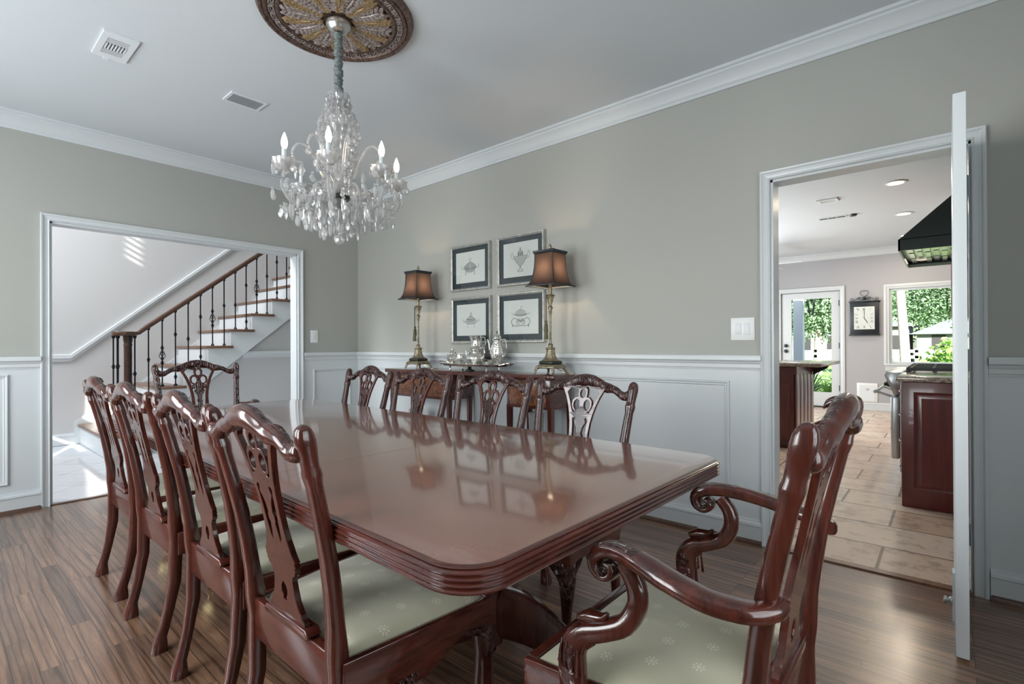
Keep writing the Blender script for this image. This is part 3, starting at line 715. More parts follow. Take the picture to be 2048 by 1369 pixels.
        for ang in (-50, 0, 50):     # claws over the ball
            a = atan2(dy, dx)+R(ang); cx, cy = bx_+dx*.02, by_+dy*.02
            sweep(b, [(cx+cos(a)*.018, cy+sin(a)*.018, .062),(cx+cos(a)*.034, cy+sin(a)*.034, .040),(cx+cos(a)*.038, cy+sin(a)*.038, .022),(cx+cos(a)*.033, cy+sin(a)*.033, .003)], [.006,.009,.007,.004], n=6)
        for k in range(7):           # raked leaf strokes on the knee
            for ex, ey, ox, oy in ((0, 1, s, 0), (-s, 0, 0, -1)):
                kx, ky = s*(fx-.004), -fd+.010           # corner of the frame
                d0 = .088-.010*k; zt_ = .372-.002*k
                sweep(b, [(kx+ex*d0+ox*.010, ky+ey*d0+oy*.010, zt_*A), (kx+ex*d0*.62+ox*.017, ky+ey*d0*.62+oy*.017, (zt_-.014-.003*k)*A), (kx+ex*d0*.22+ox*.013, ky+ey*d0*.22+oy*.013, (zt_-.020-.012*k)*A)], [.003,.0058,.002], n=6)
        for ex, ey, ox, oy in ((0, 1, s, 0), (-s, 0, 0, -1)):
            kx, ky = s*(fx-.012), -fd+.018
            sweep(b, [(kx, ky, .352*A), (kx+ex*.03+ox*.004, ky+ey*.03+oy*.004, .352*A), (kx+ex*.07+ox*.004, ky+ey*.07+oy*.004, .362*A), (kx+ex*.10, ky+ey*.10, .370*A)], [(.020,.020),(.018,.020),(.012,.012),(.004,.004)], n=10)
        facemats(b, 1, lambda n, c: .25*A < c.z < .372*A and (n.x*dx+n.y*dy) > .1)
        obj('leg', b, ['mah', 'carved'], t, sharp=50, world=False)
    # upholstered drop-in seat
    b = bm_(); nx_, ny_ = 22, 18; G = []
    for j in range(ny_+1):
        v_ = j/ny_; row = []
        for i in range(nx_+1):
            u = i/nx_*2-1; hw = (rx_+.016)+((fx+.001)-(rx_+.016))*v_
            e = (1-abs(u)**7)*(1-abs(2*v_-1)**9); dome = .034*(1-.35*u*u)*(1-.25*(2*v_-1)**2)
            row.append(b.verts.new((u*hw, -.014-(fd-.040)*v_, zt-.004+dome*max(e, 0)**.38)))
        G.append(row)
    for j in range(ny_):
        for i in range(nx_): b.faces.new((G[j][i], G[j][i+1], G[j+1][i+1], G[j+1][i]))
    obj('seat_cushion', b, 'fabric', t, sharp=80, world=False)
    if arms:
        for s in (-1, 1):
            b = bm_()
            rows = [(.228,.052,.700,.014,.015),(.252,.045,.698,.017,.015),(.285,.015,.700,.024,.016),(.300,-.04,.705,.028,.0165),(.300,-.10,.717,.027,.0165),(.288,-.16,.728,.024,.017),(.274,-.21,.732,.022,.017),(.266,-.248,.727,.024,.017),(.264,-.272,.708,.026,.015),(.264,-.268,.686,.026,.013),(.264,-.250,.676,.025,.011),(.264,-.234,.684,.024,.010),(.264,-.234,.698,.023,.009),(.264,-.246,.703,.022,.006)]
            sm = smoothpts(rows, 4); refs = []
            P_ = [(s*r[0], r[1], r[2]) for r in sm]
            # keep the wide axis horizontal: side vector along x
            def sw(bm, P, rad, n=14, sq=2.6):
                rings = []
                for i, p in enumerate(P):
                    p = V(p); tg = (V(P[min(i+1, len(P)-1)])-V(P[max(i-1, 0)])).normalized()
                    hz = V((tg.y, -tg.x, 0)) if abs(tg.z) < .7 and i < len(P)*.55 else V((1,0,0))
                    if i < len(P)*.55 and hz.length > .1: hz.normalize()
                    if hz.x < 0: hz = -hz
                    sd = (hz-tg*hz.dot(tg)).normalized(); u = sd.cross(tg); a, d = rad[i]
                    ring = []
                    for k in range(n):
                        th = 2*pi*(k+.5)/n; e = 2/sq
                        ring.append(bm.verts.new(p+sd*math.copysign(abs(cos(th))**e, cos(th))*a+u*math.copysign(abs(sin(th))**e, sin(th))*d))
                    rings.append(ring)
                for A_, B_ in zip(rings, rings[1:]):
                    for k in range(n): bm.faces.new((A_[k], A_[(k+1)%n], B_[(k+1)%n], B_[k]))
                bm.faces.new(rings[0]); bm.faces.new(rings[-1])
            sw(b, P_, [(r[3], r[4]) for r in sm])
            facemats(b, 1, lambda n, c: c.y < -.175 and n.z > .15 and abs(n.x) < .8)
            obj('arm', b, ['mah', 'carved'], t, sharp=60, world=False)
            b = bm_()
            rows = [(.294,-.300,.375,.020,.026),(.294,-.306,.430,.021,.028),(.293,-.312,.475,.021,.030),(.291,-.312,.520,.021,.028),(.287,-.290,.556,.020,.024),(.282,-.245,.576,.020,.021),(.277,-.203,.600,.019,.020),(.270,-.182,.640,.018,.019),(.270,-.186,.680,.018,.018),(.268,-.210,.712,.018,.016)]
            sm = smoothpts(rows, 4); sweep(b, [(s*r[0], r[1], r[2]) for r in sm], [(r[4], r[3]) for r in sm], n=14, sq=2.6, ref=(1,0,0))
            # leaf curls at the bend
            for (yy, zz, a0) in ((-.275,.592,.5),(-.285,.535,-2.2)):
                sweep(b, [(s*.287, yy-.03*cos(a0), zz-.016*sin(a0)), (s*.287, yy, zz+.004), (s*.287, yy+.035*cos(a0), zz+.010*sin(a0)+.004), (s*.287, yy+.045*cos(a0), zz+.018*sin(a0)+.012)], [.008,.014,.010,.004], n=8, ref=(1,0,0))
            for k in range(5):
                sweep(b, [(s*(.290+.020), -.326+.012*k, .545-.004*k), (s*(.290+.024), -.330+.014*k, .50-.006*k), (s*(.290+.018), -.312+.010*k, .475+.004*k)], [.002,.004,.001], n=5, ref=(1,0,0))
            facemats(b, 1, lambda n, c: c.z < .53 and c.y < -.30)
            obj('arm_support', b, ['mah', 'carved'], t, sharp=60, world=False)
    return t
c0 = make_chair('carved mahogany side chair in the near-left row, closest to the camera')
GL, GR = 'carved mahogany side chairs along the near side of the table', 'carved mahogany side chairs along the sideboard side of the table'
c0['group'] = GL; c0.location = (3.620, -2.480, 0); c0.rotation_euler = (0,0,pi)
for x, y, lab, rz in ((3.045,-2.460,'carved mahogany side chair in the left row, directly beyond the chair closest to the camera',pi-.01),
                  (2.445,-2.460,'carved mahogany side chair in the left row, second from the wide stair opening',pi+.01),
                  (1.85,-2.450,'carved mahogany side chair in the left row, farthest from camera, nearest the stair opening',pi)):
    dup(c0, (x, y, 0), rz, lab, GL)
for x, y, lab, rz in ((3.595,-1.205,'carved side chair facing the camera across the table, nearest the kitchen doorway',.0),
                  (3.02,-1.195,'carved side chair across the table, in front of the right end of the sideboard',.015),
                  (2.43,-1.195,'carved side chair across the table, in front of the silver tray',-.01),
                  (1.860,-1.190,'carved side chair across the table, farthest from the camera and nearest the room corner',.0)):
    dup(c0, (x, y, 0), rz, lab, GR)
a0 = make_chair('carved mahogany armchair at the near head of the table, right foreground', 1.06, 1.04, True)
a0.location = (4.592, -1.935, 0); a0.rotation_euler = (0,0,-pi/2); a0['group'] = 'armchairs at the two heads of the table'
dup(a0, (.85, -1.79, 0), pi/2, 'carved mahogany armchair at the far head of the table in front of the stairs', 'armchairs at the two heads of the table')

# ================================================================== DINING TABLE
def table():
    cx, cy, L, Wd, th = 2.838, -1.905, 2.905, 1.155, R(-1.35)
    t = thing('dining_table', 'long polished mahogany double-pedestal dining table with reeded edge', 'table', (cx, cy, 0), th)
    def rr(hx, hy, rad, n=10):
        pts = []
        for sx, sy, a0 in ((1,1,0),(-1,1,90),(-1,-1,180),(1,-1,270)):
            for i in range(n+1):
                a = R(a0+90*i/n); pts.append((sx*(hx-rad)+rad*cos(a), sy*(hy-rad)+rad*sin(a)))
        return pts
    # edge profile (inset, z): flat top, small step, four reeds
    prof = [(.012,.760),(.003,.759),(.0,.757)]
    for i in range(4):
        zt = .754-i*.0105
        prof += [(.004, zt+.001), (-.001, zt-.001), (-.0045, zt-.005), (-.001, zt-.0095)]
    prof += [(.004,.7115),(.02,.709)]
    x0, x1 = -L/2, L/2; xs = (-.46, .545)
    segs = [(x0, xs[0], 'table_top_far'), (xs[0], xs[1], 'leaf'), (xs[1], x1, 'table_top_near')]
    allr = []
    for ins, z in prof: allr.append((rr(L/2-ins, Wd/2-ins, max(.095-ins, .02)), z))
    for a, bb, nm in segs:
        b = bm_(); rings = [[b.verts.new((x, y, z)) for x, y in pts] for pts, z in allr]; n = len(rings[0])
        for A_, B_ in zip(rings, rings[1:]):
            for k in range(n): b.faces.new((A_[k], A_[(k+1)%n], B_[(k+1)%n], B_[k]))
        ft = b.faces.new(rings[0]); b.faces.new(rings[-1][::-1])
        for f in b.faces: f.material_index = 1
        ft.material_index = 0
        gap = .0007
        for xx, keep in ((a, 1), (bb, -1)):
            if abs(abs(xx)-L/2) < 1e-6: continue
            g = bmesh.ops.bisect_plane(b, geom=b.verts[:]+b.edges[:]+b.faces[:], plane_co=(xx+keep*gap,0,0), plane_no=(-keep,0,0), clear_outer=True)
            ed = [e for e in g['geom_cut'] if isinstance(e, bmesh.types.BMEdge)]
            try: bmesh.ops.contextual_create(b, geom=ed)
            except Exception: pass
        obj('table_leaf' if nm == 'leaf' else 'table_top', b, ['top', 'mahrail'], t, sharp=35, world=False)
    b = bm_()   # apron frame under the top
    box(b, -L/2+.22, L/2-.22, -.40, -.375, .655, .710); box(b, -L/2+.22, L/2-.22, .375, .40, .655, .710)
    box(b, -L/2+.22, -L/2+.245, -.40, .40, .655, .710); box(b, L/2-.245, L/2-.22, -.40, .40, .655, .710); bevel(b, .003); obj('apron', b, 'mahrail', t, world=False)
    for px in (-.91, .91):
        b = bm_()
        box(b, px-.040, px+.040, -.040, .040, .19, .660); bevel(b, .006, 2)
        prism(b, [(px-.09,.655),(px+.09,.655),(px+.042,.60),(px-.042,.60)], 'y', -.20, .20)
        obj('pedestal', b, 'mah', t, world=False)
        b = bm_(); lathe(b, [(0,.165),(.02,.168),(.036,.178),(.046,.19)], 4, (px,0,0)); obj('finial', b, 'mah', t, world=False)
        for q in range(4):
            a = R(45+90*q+1.35); b = bm_()
            rows = [(.03,.30,.018,.085),(.10,.275,.018,.078),(.18,.225,.018,.062),(.27,.155,.018,.046),(.35,.105,.018,.032),(.42,.080,.020,.024),(.46,.074,.021,.022)]
            sm = smoothpts(rows, 4)
            sweep(b, [(px+r[0]*cos(a), r[0]*sin(a), r[1]) for r in sm], [(r[2], r[3]) for r in sm], n=12, sq=5)
            fl = obj('leg', b, 'mah', t, world=False)
            b = bm_(); ex, ey = px+.455*cos(a), .455*sin(a)
            b2 = bmesh.new(); box(b2, -.03, .03, -.024, .024, .05, .10); b2.transform(Matrix.Translation((ex, ey, 0))@Matrix.Rotation(a, 4, 'Z'))
            me = bpy.data.meshes.new('t'); b2.to_mesh(me); b2.free(); b.from_mesh(me); bpy.data.meshes.remove(me); bevel(b, .003)
            sweep(b, [(ex+.020*cos(2*pi*k/14)*cos(a), ey+.020*cos(2*pi*k/14)*sin(a), .026+.020*sin(2*pi*k/14)) for k in range(14)], .006, n=8, closed=True, ref=(-sin(a), cos(a), 0))
            obj('caster', b, 'brass', fl)
    return t
table()

# ================================================================== SIDEBOARD
def sideboard():
    t = thing('sideboard', 'long mahogany sideboard with burl drawers standing under the four framed prints', 'sideboard', (1.9,-.19,0))
    x0, x1, y0, y1 = .96, 2.86, -.355, -.046
    b = bm_(); pl = [(x0+.02,y1),(x0,y0+.03),(x0+.03,y0),(1.45,y0+.0),(1.6,y0+.03),(2.25,y0+.03),(2.4,y0),(x1-.03,y0),(x1,y0+.03),(x1-.02,y1)]
    prism(b, pl, 'z', .893, .925); bevel(b, .008, 3); obj('top', b, 'mahrail', t)
    for (a, c, lb) in ((x0+.05, 1.80, 0), (2.42, x1-.05, 1)):
        b = bm_(); box(b, a, c, y0+.045, y1-.004, .685, .893); bevel(b, .003); obj('drawer_case', b, 'mahrail', t)
        b = bm_()
        n = 8; xs = [a+.03+(c-a-.06)*i/n for i in range(n+1)]
        for i in range(n): 
            ya = y0+.045-.02*sin(pi*i/n)-.004; yb = y0+.045-.02*sin(pi*(i+1)/n)-.004
            for q in (0,): b.faces.new([b.verts.new(p) for p in ((xs[i],ya,.71),(xs[i+1],yb,.71),(xs[i+1],yb,.87),(xs[i],ya,.87))])
        bmesh.ops.remove_doubles(b, verts=b.verts, dist=1e-4)
        g = bmesh.ops.extrude_face_region(b, geom=b.faces[:]); bmesh.ops.translate(b, verts=[v for v in g['geom'] if isinstance(v, bmesh.types.BMVert)], vec=(0,.03,0))
        dw = obj('drawer', b, 'burl', t)
        b = bm_(); xc = (a+c)/2; lathe(b, [(0,0),(.005,0),(.005,.012),(.013,.018),(.014,.024),(0,.03)], 14); b.transform(Matrix.Translation((xc, y0+.022, .79))@Matrix.Rotation(R(90), 4, 'X')); obj('drawer_knob', b, 'brass', dw)
    for x in (x0+.07, 1.375, 1.785, 2.435, x1-.055):
        for y in (y0+.06, y1-.02):
            if x == 1.375 and y > -.1: continue
            b = bm_(); sweep(b, [(x,y,0),(x,y,.04),(x,y,.7)], [(.011,.011),(.013,.013),(.021,.021)], n=8, sq=5, ref=(0,1,0)); obj('leg', b, 'mah', t)
    b = bm_(); box(b, x0+.10, x1-.10, -.26, -.13, .235, .26); bevel(b, .004); obj('stretcher_shelf', b, 'mahrail', t)
    return t
sideboard()
def vase(x, y, z, h, label):
    b = bm_(); k = h/.36
    lathe(b, [(0,0),(.045*k,0),(.045*k,.01),(.025*k,.03),(.032*k,.08),(.05*k,.2),(.058*k,.30),(.062*k,.36*1),(.056*k,.36),(.046*k,.2),(0,.06)] if 0 else [(0,0),(.045,0),(.045,.01*k),(.028,.03*k),(.034,.08*k),(.046,.2*k),(.052,.30*k),(.056,.355*k),(.052,.36*k),(.046,.30*k),(.036,.18*k),(0,.06*k)], 24, (x,y,z), flute=(12,.05))
    single(obj('crystal_vase', b, 'cutglass', sharp=20), label, 'vase', 'cut crystal vases under the sideboard')
vase(2.60, -.195, .261, .38, 'tall cut crystal vase under the right end of the sideboard')
vase(1.22, -.195, .261, .30, 'small cut crystal vase under the left end of the sideboard')

# ================================================================== TABLE LAMPS
def lamp(x, y, label):
    zb = .925; t = thing('table_lamp', label, 'lamp', (x, y, zb))
    C0 = (x, y, 0)
    b = bm_(); lathe(b, [(.0,.966),(.105,.966),(.112,.972),(.108,.982),(.096,.986),(.096,.990),(.085,.995),(0,.995)], 4, C0)
    for v in b.verts: v.co = V(C0)+Matrix.Rotation(R(45), 3, 'Z')@(v.co-V(C0))
    bevel(b, .003); obj('base_plate', b, 'gold', t)
    for q in range(4):
        a = R(45+90*q); b = bm_()
        rows = [(.085,.970,.013,.010),(.100,.966,.013,.010),(.108,.950,.010,.009),(.112,.936,.008,.007),(.122,.931,.010,.006)]
        sm = smoothpts(rows, 3); sweep(b, [(x+r[0]*cos(a), y+r[0]*sin(a), r[1]) for r in sm], [(r[2], r[3]) for r in sm], n=8); obj('foot', b, 'gold', t)
    b = bm_(); lathe(b, [(.0,.995),(.078,.995),(.084,1.002),(.084,1.010),(.078,1.018),(0,1.018)], 4, C0)
    for v in b.verts: v.co = V(C0)+Matrix.Rotation(R(45), 3, 'Z')@(v.co-V(C0))
    bevel(b, .003); obj('band', b, 'bronze', t)
    b = bm_(); lathe(b, [(.066,1.018),(.050,1.030),(.038,1.048),(.030,1.075),(.027,1.098),(.036,1.104),(.034,1.110),(.018,1.114),(.014,1.126),(.018,1.134),(.009,1.142),(.008,1.16),(.007,1.34),(.009,1.355),(.013,1.362),(.009,1.370),(.015,1.385),(.018,1.395),(.010,1.405),(.014,1.425),(.020,1.45),(.028,1.472),(.033,1.478),(.026,1.484),(.012,1.488),(.012,1.56)], 16, C0, flute=(8,.06)); obj('stem', b, 'gold', t)
    b = bm_(); lathe(b, [(.002,1.56),(.012,1.565),(.02,1.60),(.022,1.63),(.014,1.66),(0,1.67)], 12, C0); obj('bulb', b, M['lampbulb'], t)
    # square bell shade
    s0 = [(.124,1.540),(.118,1.543),(.108,1.556),(.095,1.585),(.085,1.63),(.079,1.68),(.0765,1.74),(.0765,1.770),(.084,1.776)]
    def sq(bm, rows, mi=0):
        rings = []
        for h, z in rows:
            ring = []
            for sx, sy in ((1,1),(-1,1),(-1,-1),(1,-1)):
                ring.append((sx, sy, h))
            pts = []
            for i in range(4):
                a, c = ring[i], ring[(i+1)%4]
                for k in range(4):
                    u = k/4; px, py = a[0]+(c[0]-a[0])*u, a[1]+(c[1]-a[1])*u; inn = 1-.05*sin(pi*u)
                    pts.append(bm.verts.new((x+px*h*inn, y+py*h*inn, z)))
            rings.append(pts)
        for A_, B_ in zip(rings, rings[1:]):
            for k in range(16): bm.faces.new((A_[k], A_[(k+1)%16], B_[(k+1)%16], B_[k])).material_index = mi
    b = bm_(); sm = smoothpts(s0[:-1], 3); sq(b, sm); sh = obj('lamp_shade', b, 'shade', t, sharp=50)
    b = bm_(); sq(b, [(h-.003, z) for h, z in sm[:6]]); obj('shade_lining', b, 'lining', sh, sharp=50)
    b = bm_()
    sq(b, [(.126,1.539),(.1265,1.547),(.118,1.552)]); sq(b, [(.079,1.768),(.087,1.776),(.087,1.790),(.080,1.792),(.074,1.785)])
    for sx, sy in ((1,1),(-1,1),(-1,-1),(1,-1)):
        sweep(b, [(x+sx*h, y+sy*h, z) for h, z in sm], .0035, n=6)
    obj('shade_trim', b, 'black', sh, sharp=50)
    b = bm_(); lathe(b, [(.004,1.785),(.004,1.795),(.012,1.80),(.008,1.806),(.013,1.818),(.009,1.832),(.004,1.842),(0,1.846)], 10, C0); obj('finial', b, 'gold', t)
    b = bm_(); cx_, cy_ = x-.024, y-.018
    sweep(b, [(x-.012,y-.01,1.478),(cx_,cy_,1.47),(cx_,cy_,1.30)], .0028, n=6); sweep(b, [(x-.012,y-.01,1.478),(cx_+.012,cy_-.014,1.47),(cx_+.012,cy_-.014,1.25)], .0028, n=6)
    for (px, py, zt) in ((cx_,cy_,1.305),(cx_+.012,cy_-.014,1.255)):
        lathe(b, [(.003,zt),(.010,zt-.008),(.010,zt-.018),(.006,zt-.024),(.012,zt-.03),(.016,zt-.085),(.0,zt-.085)][::-1], 10, (px,py,0), flute=(5,.08))
    obj('tassel', b, 'tassel', t)
    b = bm_(); sweep(b, smoothpts([(x+.02,y+.02,.975),(x+.09,y+.05,.932),(x+.15,y+.02,.930),(x+.17,y+.06,.930),(x+.12,y+.12,.930)], 5), .003, n=6); obj('cord', b, 'brass', t)
    light('lamp_light', 'POINT', (x, y, 1.655), 11, (1,.72,.46), shadow_soft_size=.02)
M['lampbulb'] = emis('lit_lamp_bulb', (1,.80,.55), 5)
lamp(2.735, -.20, 'gold buffet lamp with brown shade at the right end of the sideboard')
lamp(1.275, -.20, 'gold buffet lamp with brown shade at the left end of the sideboard')

# ================================================================== FRAMED PRINTS
def print_(x0, x1, z0, z1, kind, label):
    t = thing('framed_print', label, 'picture', ((x0+x1)/2, 0, (z0+z1)/2), group='framed tureen engravings over the sideboard')
    b = bm_(); w_ = .022; yf = -.03
    prof = [(0,-.001),(0,-.022),(.004,-.030),(.012,-.030),(.018,-.022),(.022,-.020),(.022,-.014)]
    rings = []
    for (cx, cz, dx, dz) in ((x0,z0,1,1),(x1,z0,-1,1),(x1,z1,-1,-1),(x0,z1,1,-1)): rings.append([b.verts.new((cx+dx*i, d, cz+dz*i)) for i, d in prof])
    for i in range(4):
        A_, B_ = rings[i], rings[(i+1)%4]
        for k in range(len(prof)-1): b.faces.new((A_[k], A_[k+1], B_[k+1], B_[k]))
    obj('frame', b, 'frame', t, smooth=False)
    b = bm_(); box(b, x0+.015, x1-.015, -.010, -.003, z0+.015, z1-.015); obj('mat_board', b, 'mat', t, smooth=False)
    mx = .088 if x1-x0 > .4 else .07
    px0, px1, pz0, pz1 = x0+.065, x1-.065, z0+.068, z1-.062
    b = bm_(); box(b, px0, px1, -.0125, -.0105, pz0, pz1); pa = obj('paper', b, 'paper', t, smooth=False)
    cx, cz = (px0+px1)/2, (pz0+pz1)/2; b = bm_(); S = (px1-px0)
    def ln(pts, r=.0013, mi=0):
        pts = [(cx+p[0]*S, -.0131, cz+p[1]*S) for p in smoothpts(pts, 3)]; sweep(b, pts, (r, .0003), n=4, sq=4, ref=(0,1,0), mi=mi)
    def sym(pts, **k): ln(pts, **k); ln([(-a, c) for a, c in pts], **k)
    def wash(pts):
        f = b.faces.new([b.verts.new((cx+p[0]*S, -.0127, cz+p[1]*S)) for p in pts]); f.material_index = 1
    def fill(half): wash(half+[(-a, c) for a, c in half[::-1]])
    if kind == 0:   # round tureen on scroll legs with ring handle
        fill([(.0,-.13),(.12,-.11),(.20,-.03),(.21,.0),(.15,.06),(.05,.11),(0,.115)])
        sym([(0,-.13),(.12,-.11),(.20,-.03),(.22,.0)]); sym([(.22,.0),(.15,.06),(.05,.11),(0,.115)]); ln([(-.22,0),(0,-.03),(.22,0)]); ln([(-.20,-.03),(0,-.06),(.20,-.03)])
        sym([(.21,-.02),(.28,-.03),(.30,.04),(.26,.05)]); sym([(.02,.11),(.015,.15),(.04,.19),(0,.22)]); sym([(.14,-.10),(.16,-.15),(.13,-.20)], r=.002)
        for k in range(4): sym([(.03+.04*k,.10-.02*k),(.05+.04*k,.0),(.04+.03*k,-.10+.01*k)])
    elif kind == 1: # tall two-handled urn
        fill([(0,-.17),(.03,-.14),(.10,-.08),(.17,.02),(.19,.06),(.06,.08),(.06,.16),(.0,.18)])
        sym([(0,-.17),(.03,-.14),(.10,-.08),(.17,.02),(.20,.07),(0,.08)]); sym([(.06,.08),(.07,.15),(.03,.19),(0,.20)], r=.002); sym([(0,.19),(.015,.22),(0,.26)], r=.002)
        sym([(.16,.0),(.24,.03),(.27,.13),(.24,.17),(.22,.12),(.17,.05)]); sym([(.02,-.16),(.02,-.22),(.07,-.24),(.07,-.27),(0,-.275)], r=.002)
        for k in range(3): ln([(-.05+.05*k,.09),(-.05+.05*k,.16)], r=.003)
    elif kind == 2: # low oval covered dish
        fill([(0,-.10),(.14,-.09),(.20,-.03),(.10,.04),(.05,.09),(.0,.11)])
        sym([(0,-.10),(.14,-.09),(.22,-.03),(.12,.03),(.05,.08),(0,.10)]); ln([(-.15,.02),(0,.01),(.15,.02)], r=.002); ln([(-.12,-.02),(0,-.03),(.12,-.02)], r=.002)
        sym([(.20,-.04),(.28,-.03),(.27,.03)]); sym([(.02,.10),(.03,.14),(.0,.18)], r=.002); sym([(.10,-.10),(.12,-.20)])
    else:           # covered tureen above its ornate stand
        fill([(0,.02),(.13,.03),(.17,.06),(.10,.13),(.0,.17)])
        sym([(0,.02),(.13,.03),(.18,.07),(.10,.14),(0,.17)]); sym([(.16,.05),(.25,.07),(.25,.10)]); ln([(0,.17),(.01,.22),(.05,.24),(.06,.21)]); ln([(-.16,.06),(0,.04),(.16,.06)], r=.002)
        fill([(0,-.13),(.10,-.12),(.10,-.06),(0,-.05)])
        sym([(.02,-.04),(.10,-.05),(.20,-.02),(.27,-.10),(.22,-.18),(.10,-.20),(0,-.19)], r=.0022); sym([(.0,-.10),(.06,-.07),(.12,-.10),(.10,-.16),(.02,-.15)], r=.0022); sym([(.24,-.18),(.22,-.22)], r=.003)
    obj('engraving', b, ['ink', 'ink2'], pa, smooth=False)
    b = bm_(); b.faces.new([b.verts.new(p) for p in ((x0+.02,-.0145,z0+.02),(x1-.02,-.0145,z0+.02),(x1-.02,-.0145,z1-.02),(x0+.02,-.0145,z1-.02))]); obj('glass', b, 'picglass', t, smooth=False)
print_(1.505, 1.985, 1.603, 2.000, 0, 'framed engraving of a round footed tureen, upper left of the four')
print_(2.065, 2.548, 1.603, 2.006, 1, 'framed engraving of a two-handled urn, upper right of the four')
print_(1.512, 1.992, 1.146, 1.546, 2, 'framed engraving of a low covered dish, lower left of the four')
print_(2.065, 2.548, 1.150, 1.548, 3, 'framed engraving of a tureen over its stand, lower right of the four')

# ================================================================== SILVER
def silver():
    tx, ty, tz = 1.975, -.20, .972
    t = thing('footed_silver_tray', 'oval silver tray with pierced handles raised on feet between the two lamps', 'tray', (tx, ty, .925))
    b = bm_(); lathe(b, [(0,.0),(1.0,0),(1.06,.008),(1.09,.010),(1.05,.003),(1.0,-.006),(0,-.006)][::-1], 48, (0,0,0), flute=(24,.006))
    for v in b.verts: v.co = V((tx+v.co.x*.335, ty+v.co.y*.125, tz+v.co.z))
    obj('tray_plate', b, 'silver', t)
    for s in (-1, 1):
        b = bm_(); sweep(b, smoothpts([(tx+s*.325,ty-.06,tz+.006),(tx+s*.375,ty-.05,tz+.018),(tx+s*.40,ty,tz+.026),(tx+s*.375,ty+.05,tz+.018),(tx+s*.325,ty+.06,tz+.006)], 4), .007, n=8); obj('handle', b, 'silver', t)
    for sx, sy in ((-.62,-.6),(.62,-.6),(-.62,.6),(.62,.6)):
        b = bm_(); lathe(b, [(.012,.925),(.007,.932),(.005,.945),(.011,.966)], 10, (tx+sx*.33, ty+sy*.12, 0)); obj('foot', b, 'silver', t)
    b = bm_(); lathe(b, [(.040,.925),(.038,.932),(.018,.940),(.012,.950),(.020,.967)], 20, (tx-.02, ty-.03, 0)); obj('pedestal_foot', b, 'bronze', t)
    G = 'silver tea and coffee service on the tray'
    def vessel(name, label, x, y, prof, spout, handle, lid, flutes=(10,.05)):
        z = tz+.001; v = thing(name, label, name.split('_')[-1] if name != 'tea_kettle' else 'teapot', (x, y, z), group=G)
        b = bm_(); lathe(b, prof, 28, (x,y,z), flute=flutes); obj('body', b, 'silver', v)
        if spout: b = bm_(); s = smoothpts([(x+p[0], y, z+p[1], p[2]) for p in spout], 4); sweep(b, [q[:3] for q in s], [q[3] for q in s], n=10); obj('spout', b, 'silver', v)
        if handle:
            b = bm_(); s = smoothpts([(x+p[0], y, z+p[1]) for p in handle], 5); sweep(b, s, .0042, n=8); obj('handle', b, 'silver', v)
            if name == 'sugar_bowl':
                b = bm_(); sweep(b, [(2*x-p[0], p[1], p[2]) for p in s], .0042, n=8); obj('handle', b, 'silver', v)
        if lid: b = bm_(); lathe(b, lid, 20, (x,y,z)); obj('lid', b, 'silver', v)
    vessel('water_pitcher', 'tall silver pitcher with flared rim, back left on the tray', 1.93, -.13,
           [(0,0),(.045,0),(.046,.008),(.030,.018),(.040,.04),(.056,.08),(.055,.12),(.042,.16),(.044,.20),(.058,.232),(.062,.235),(.056,.232),(.040,.20),(.038,.15),(0,.10)], None,
           [(.05,.215),(.095,.22),(.105,.16),(.08,.09),(.055,.075)], None)
    vessel('coffee_pot', 'tall silver coffee pot with pointed lid, right on the tray', 2.19, -.16,
           [(0,0),(.042,0),(.040,.01),(.028,.02),(.040,.045),(.054,.08),(.052,.12),(.038,.16),(.030,.195),(.036,.205),(.034,.21),(0,.21)],
           [(-.045,.09,.014),(-.075,.12,.010),(-.085,.17,.007),(-.10,.20,.006)], [(.034,.195),(.085,.20),(.095,.14),(.08,.08),(.052,.075)],
           [(.034,.208),(.032,.222),(.020,.238),(.008,.246),(.006,.252),(.010,.262),(.004,.274),(0,.278)])
    vessel('tea_kettle', 'round-bellied silver teapot at the front centre of the tray', 2.035, -.245,
           [(0,0),(.04,0),(.038,.008),(.03,.015),(.055,.03),(.07,.05),(.068,.072),(.048,.095),(.034,.108),(.042,.122),(.050,.128),(.046,.13),(0,.128)],
           [(-.06,.05,.013),(-.09,.075,.009),(-.105,.11,.007)], [(.04,.125),(.085,.14),(.098,.11),(.09,.07),(.065,.055)],
           [(.046,.129),(.04,.138),(.02,.15),(.008,.155),(.010,.165),(0,.172)])
    vessel('sugar_bowl', 'two-handled silver sugar bowl with lid at the left of the tray', 1.735, -.21,
           [(0,0),(.03,0),(.028,.008),(.022,.015),(.040,.032),(.048,.05),(.042,.068),(.030,.08),(.033,.088),(0,.088)], None,
           [(.03,.08),(.065,.085),(.07,.055),(.045,.045)], [(.033,.088),(.030,.10),(.018,.112),(.010,.118),(.012,.13),(0,.136)])
    vessel('cream_jug', 'small silver cream jug between the sugar bowl and the tall pitcher', 1.845, -.235,
           [(0,0),(.026,0),(.024,.006),(.018,.012),(.032,.03),(.036,.045),(.026,.065),(.030,.085),(.027,.084),(.02,.06),(0,.04)], None,
           [(.026,.08),(.055,.085),(.058,.055),(.036,.04)], None)
    vessel('waste_bowl', 'low fluted silver bowl at the right front of the tray', 2.175, -.262,
           [(0,0),(.024,0),(.022,.008),(.03,.02),(.042,.04),(.044,.045),(.038,.042),(0,.02)], None, None, None)
silver()

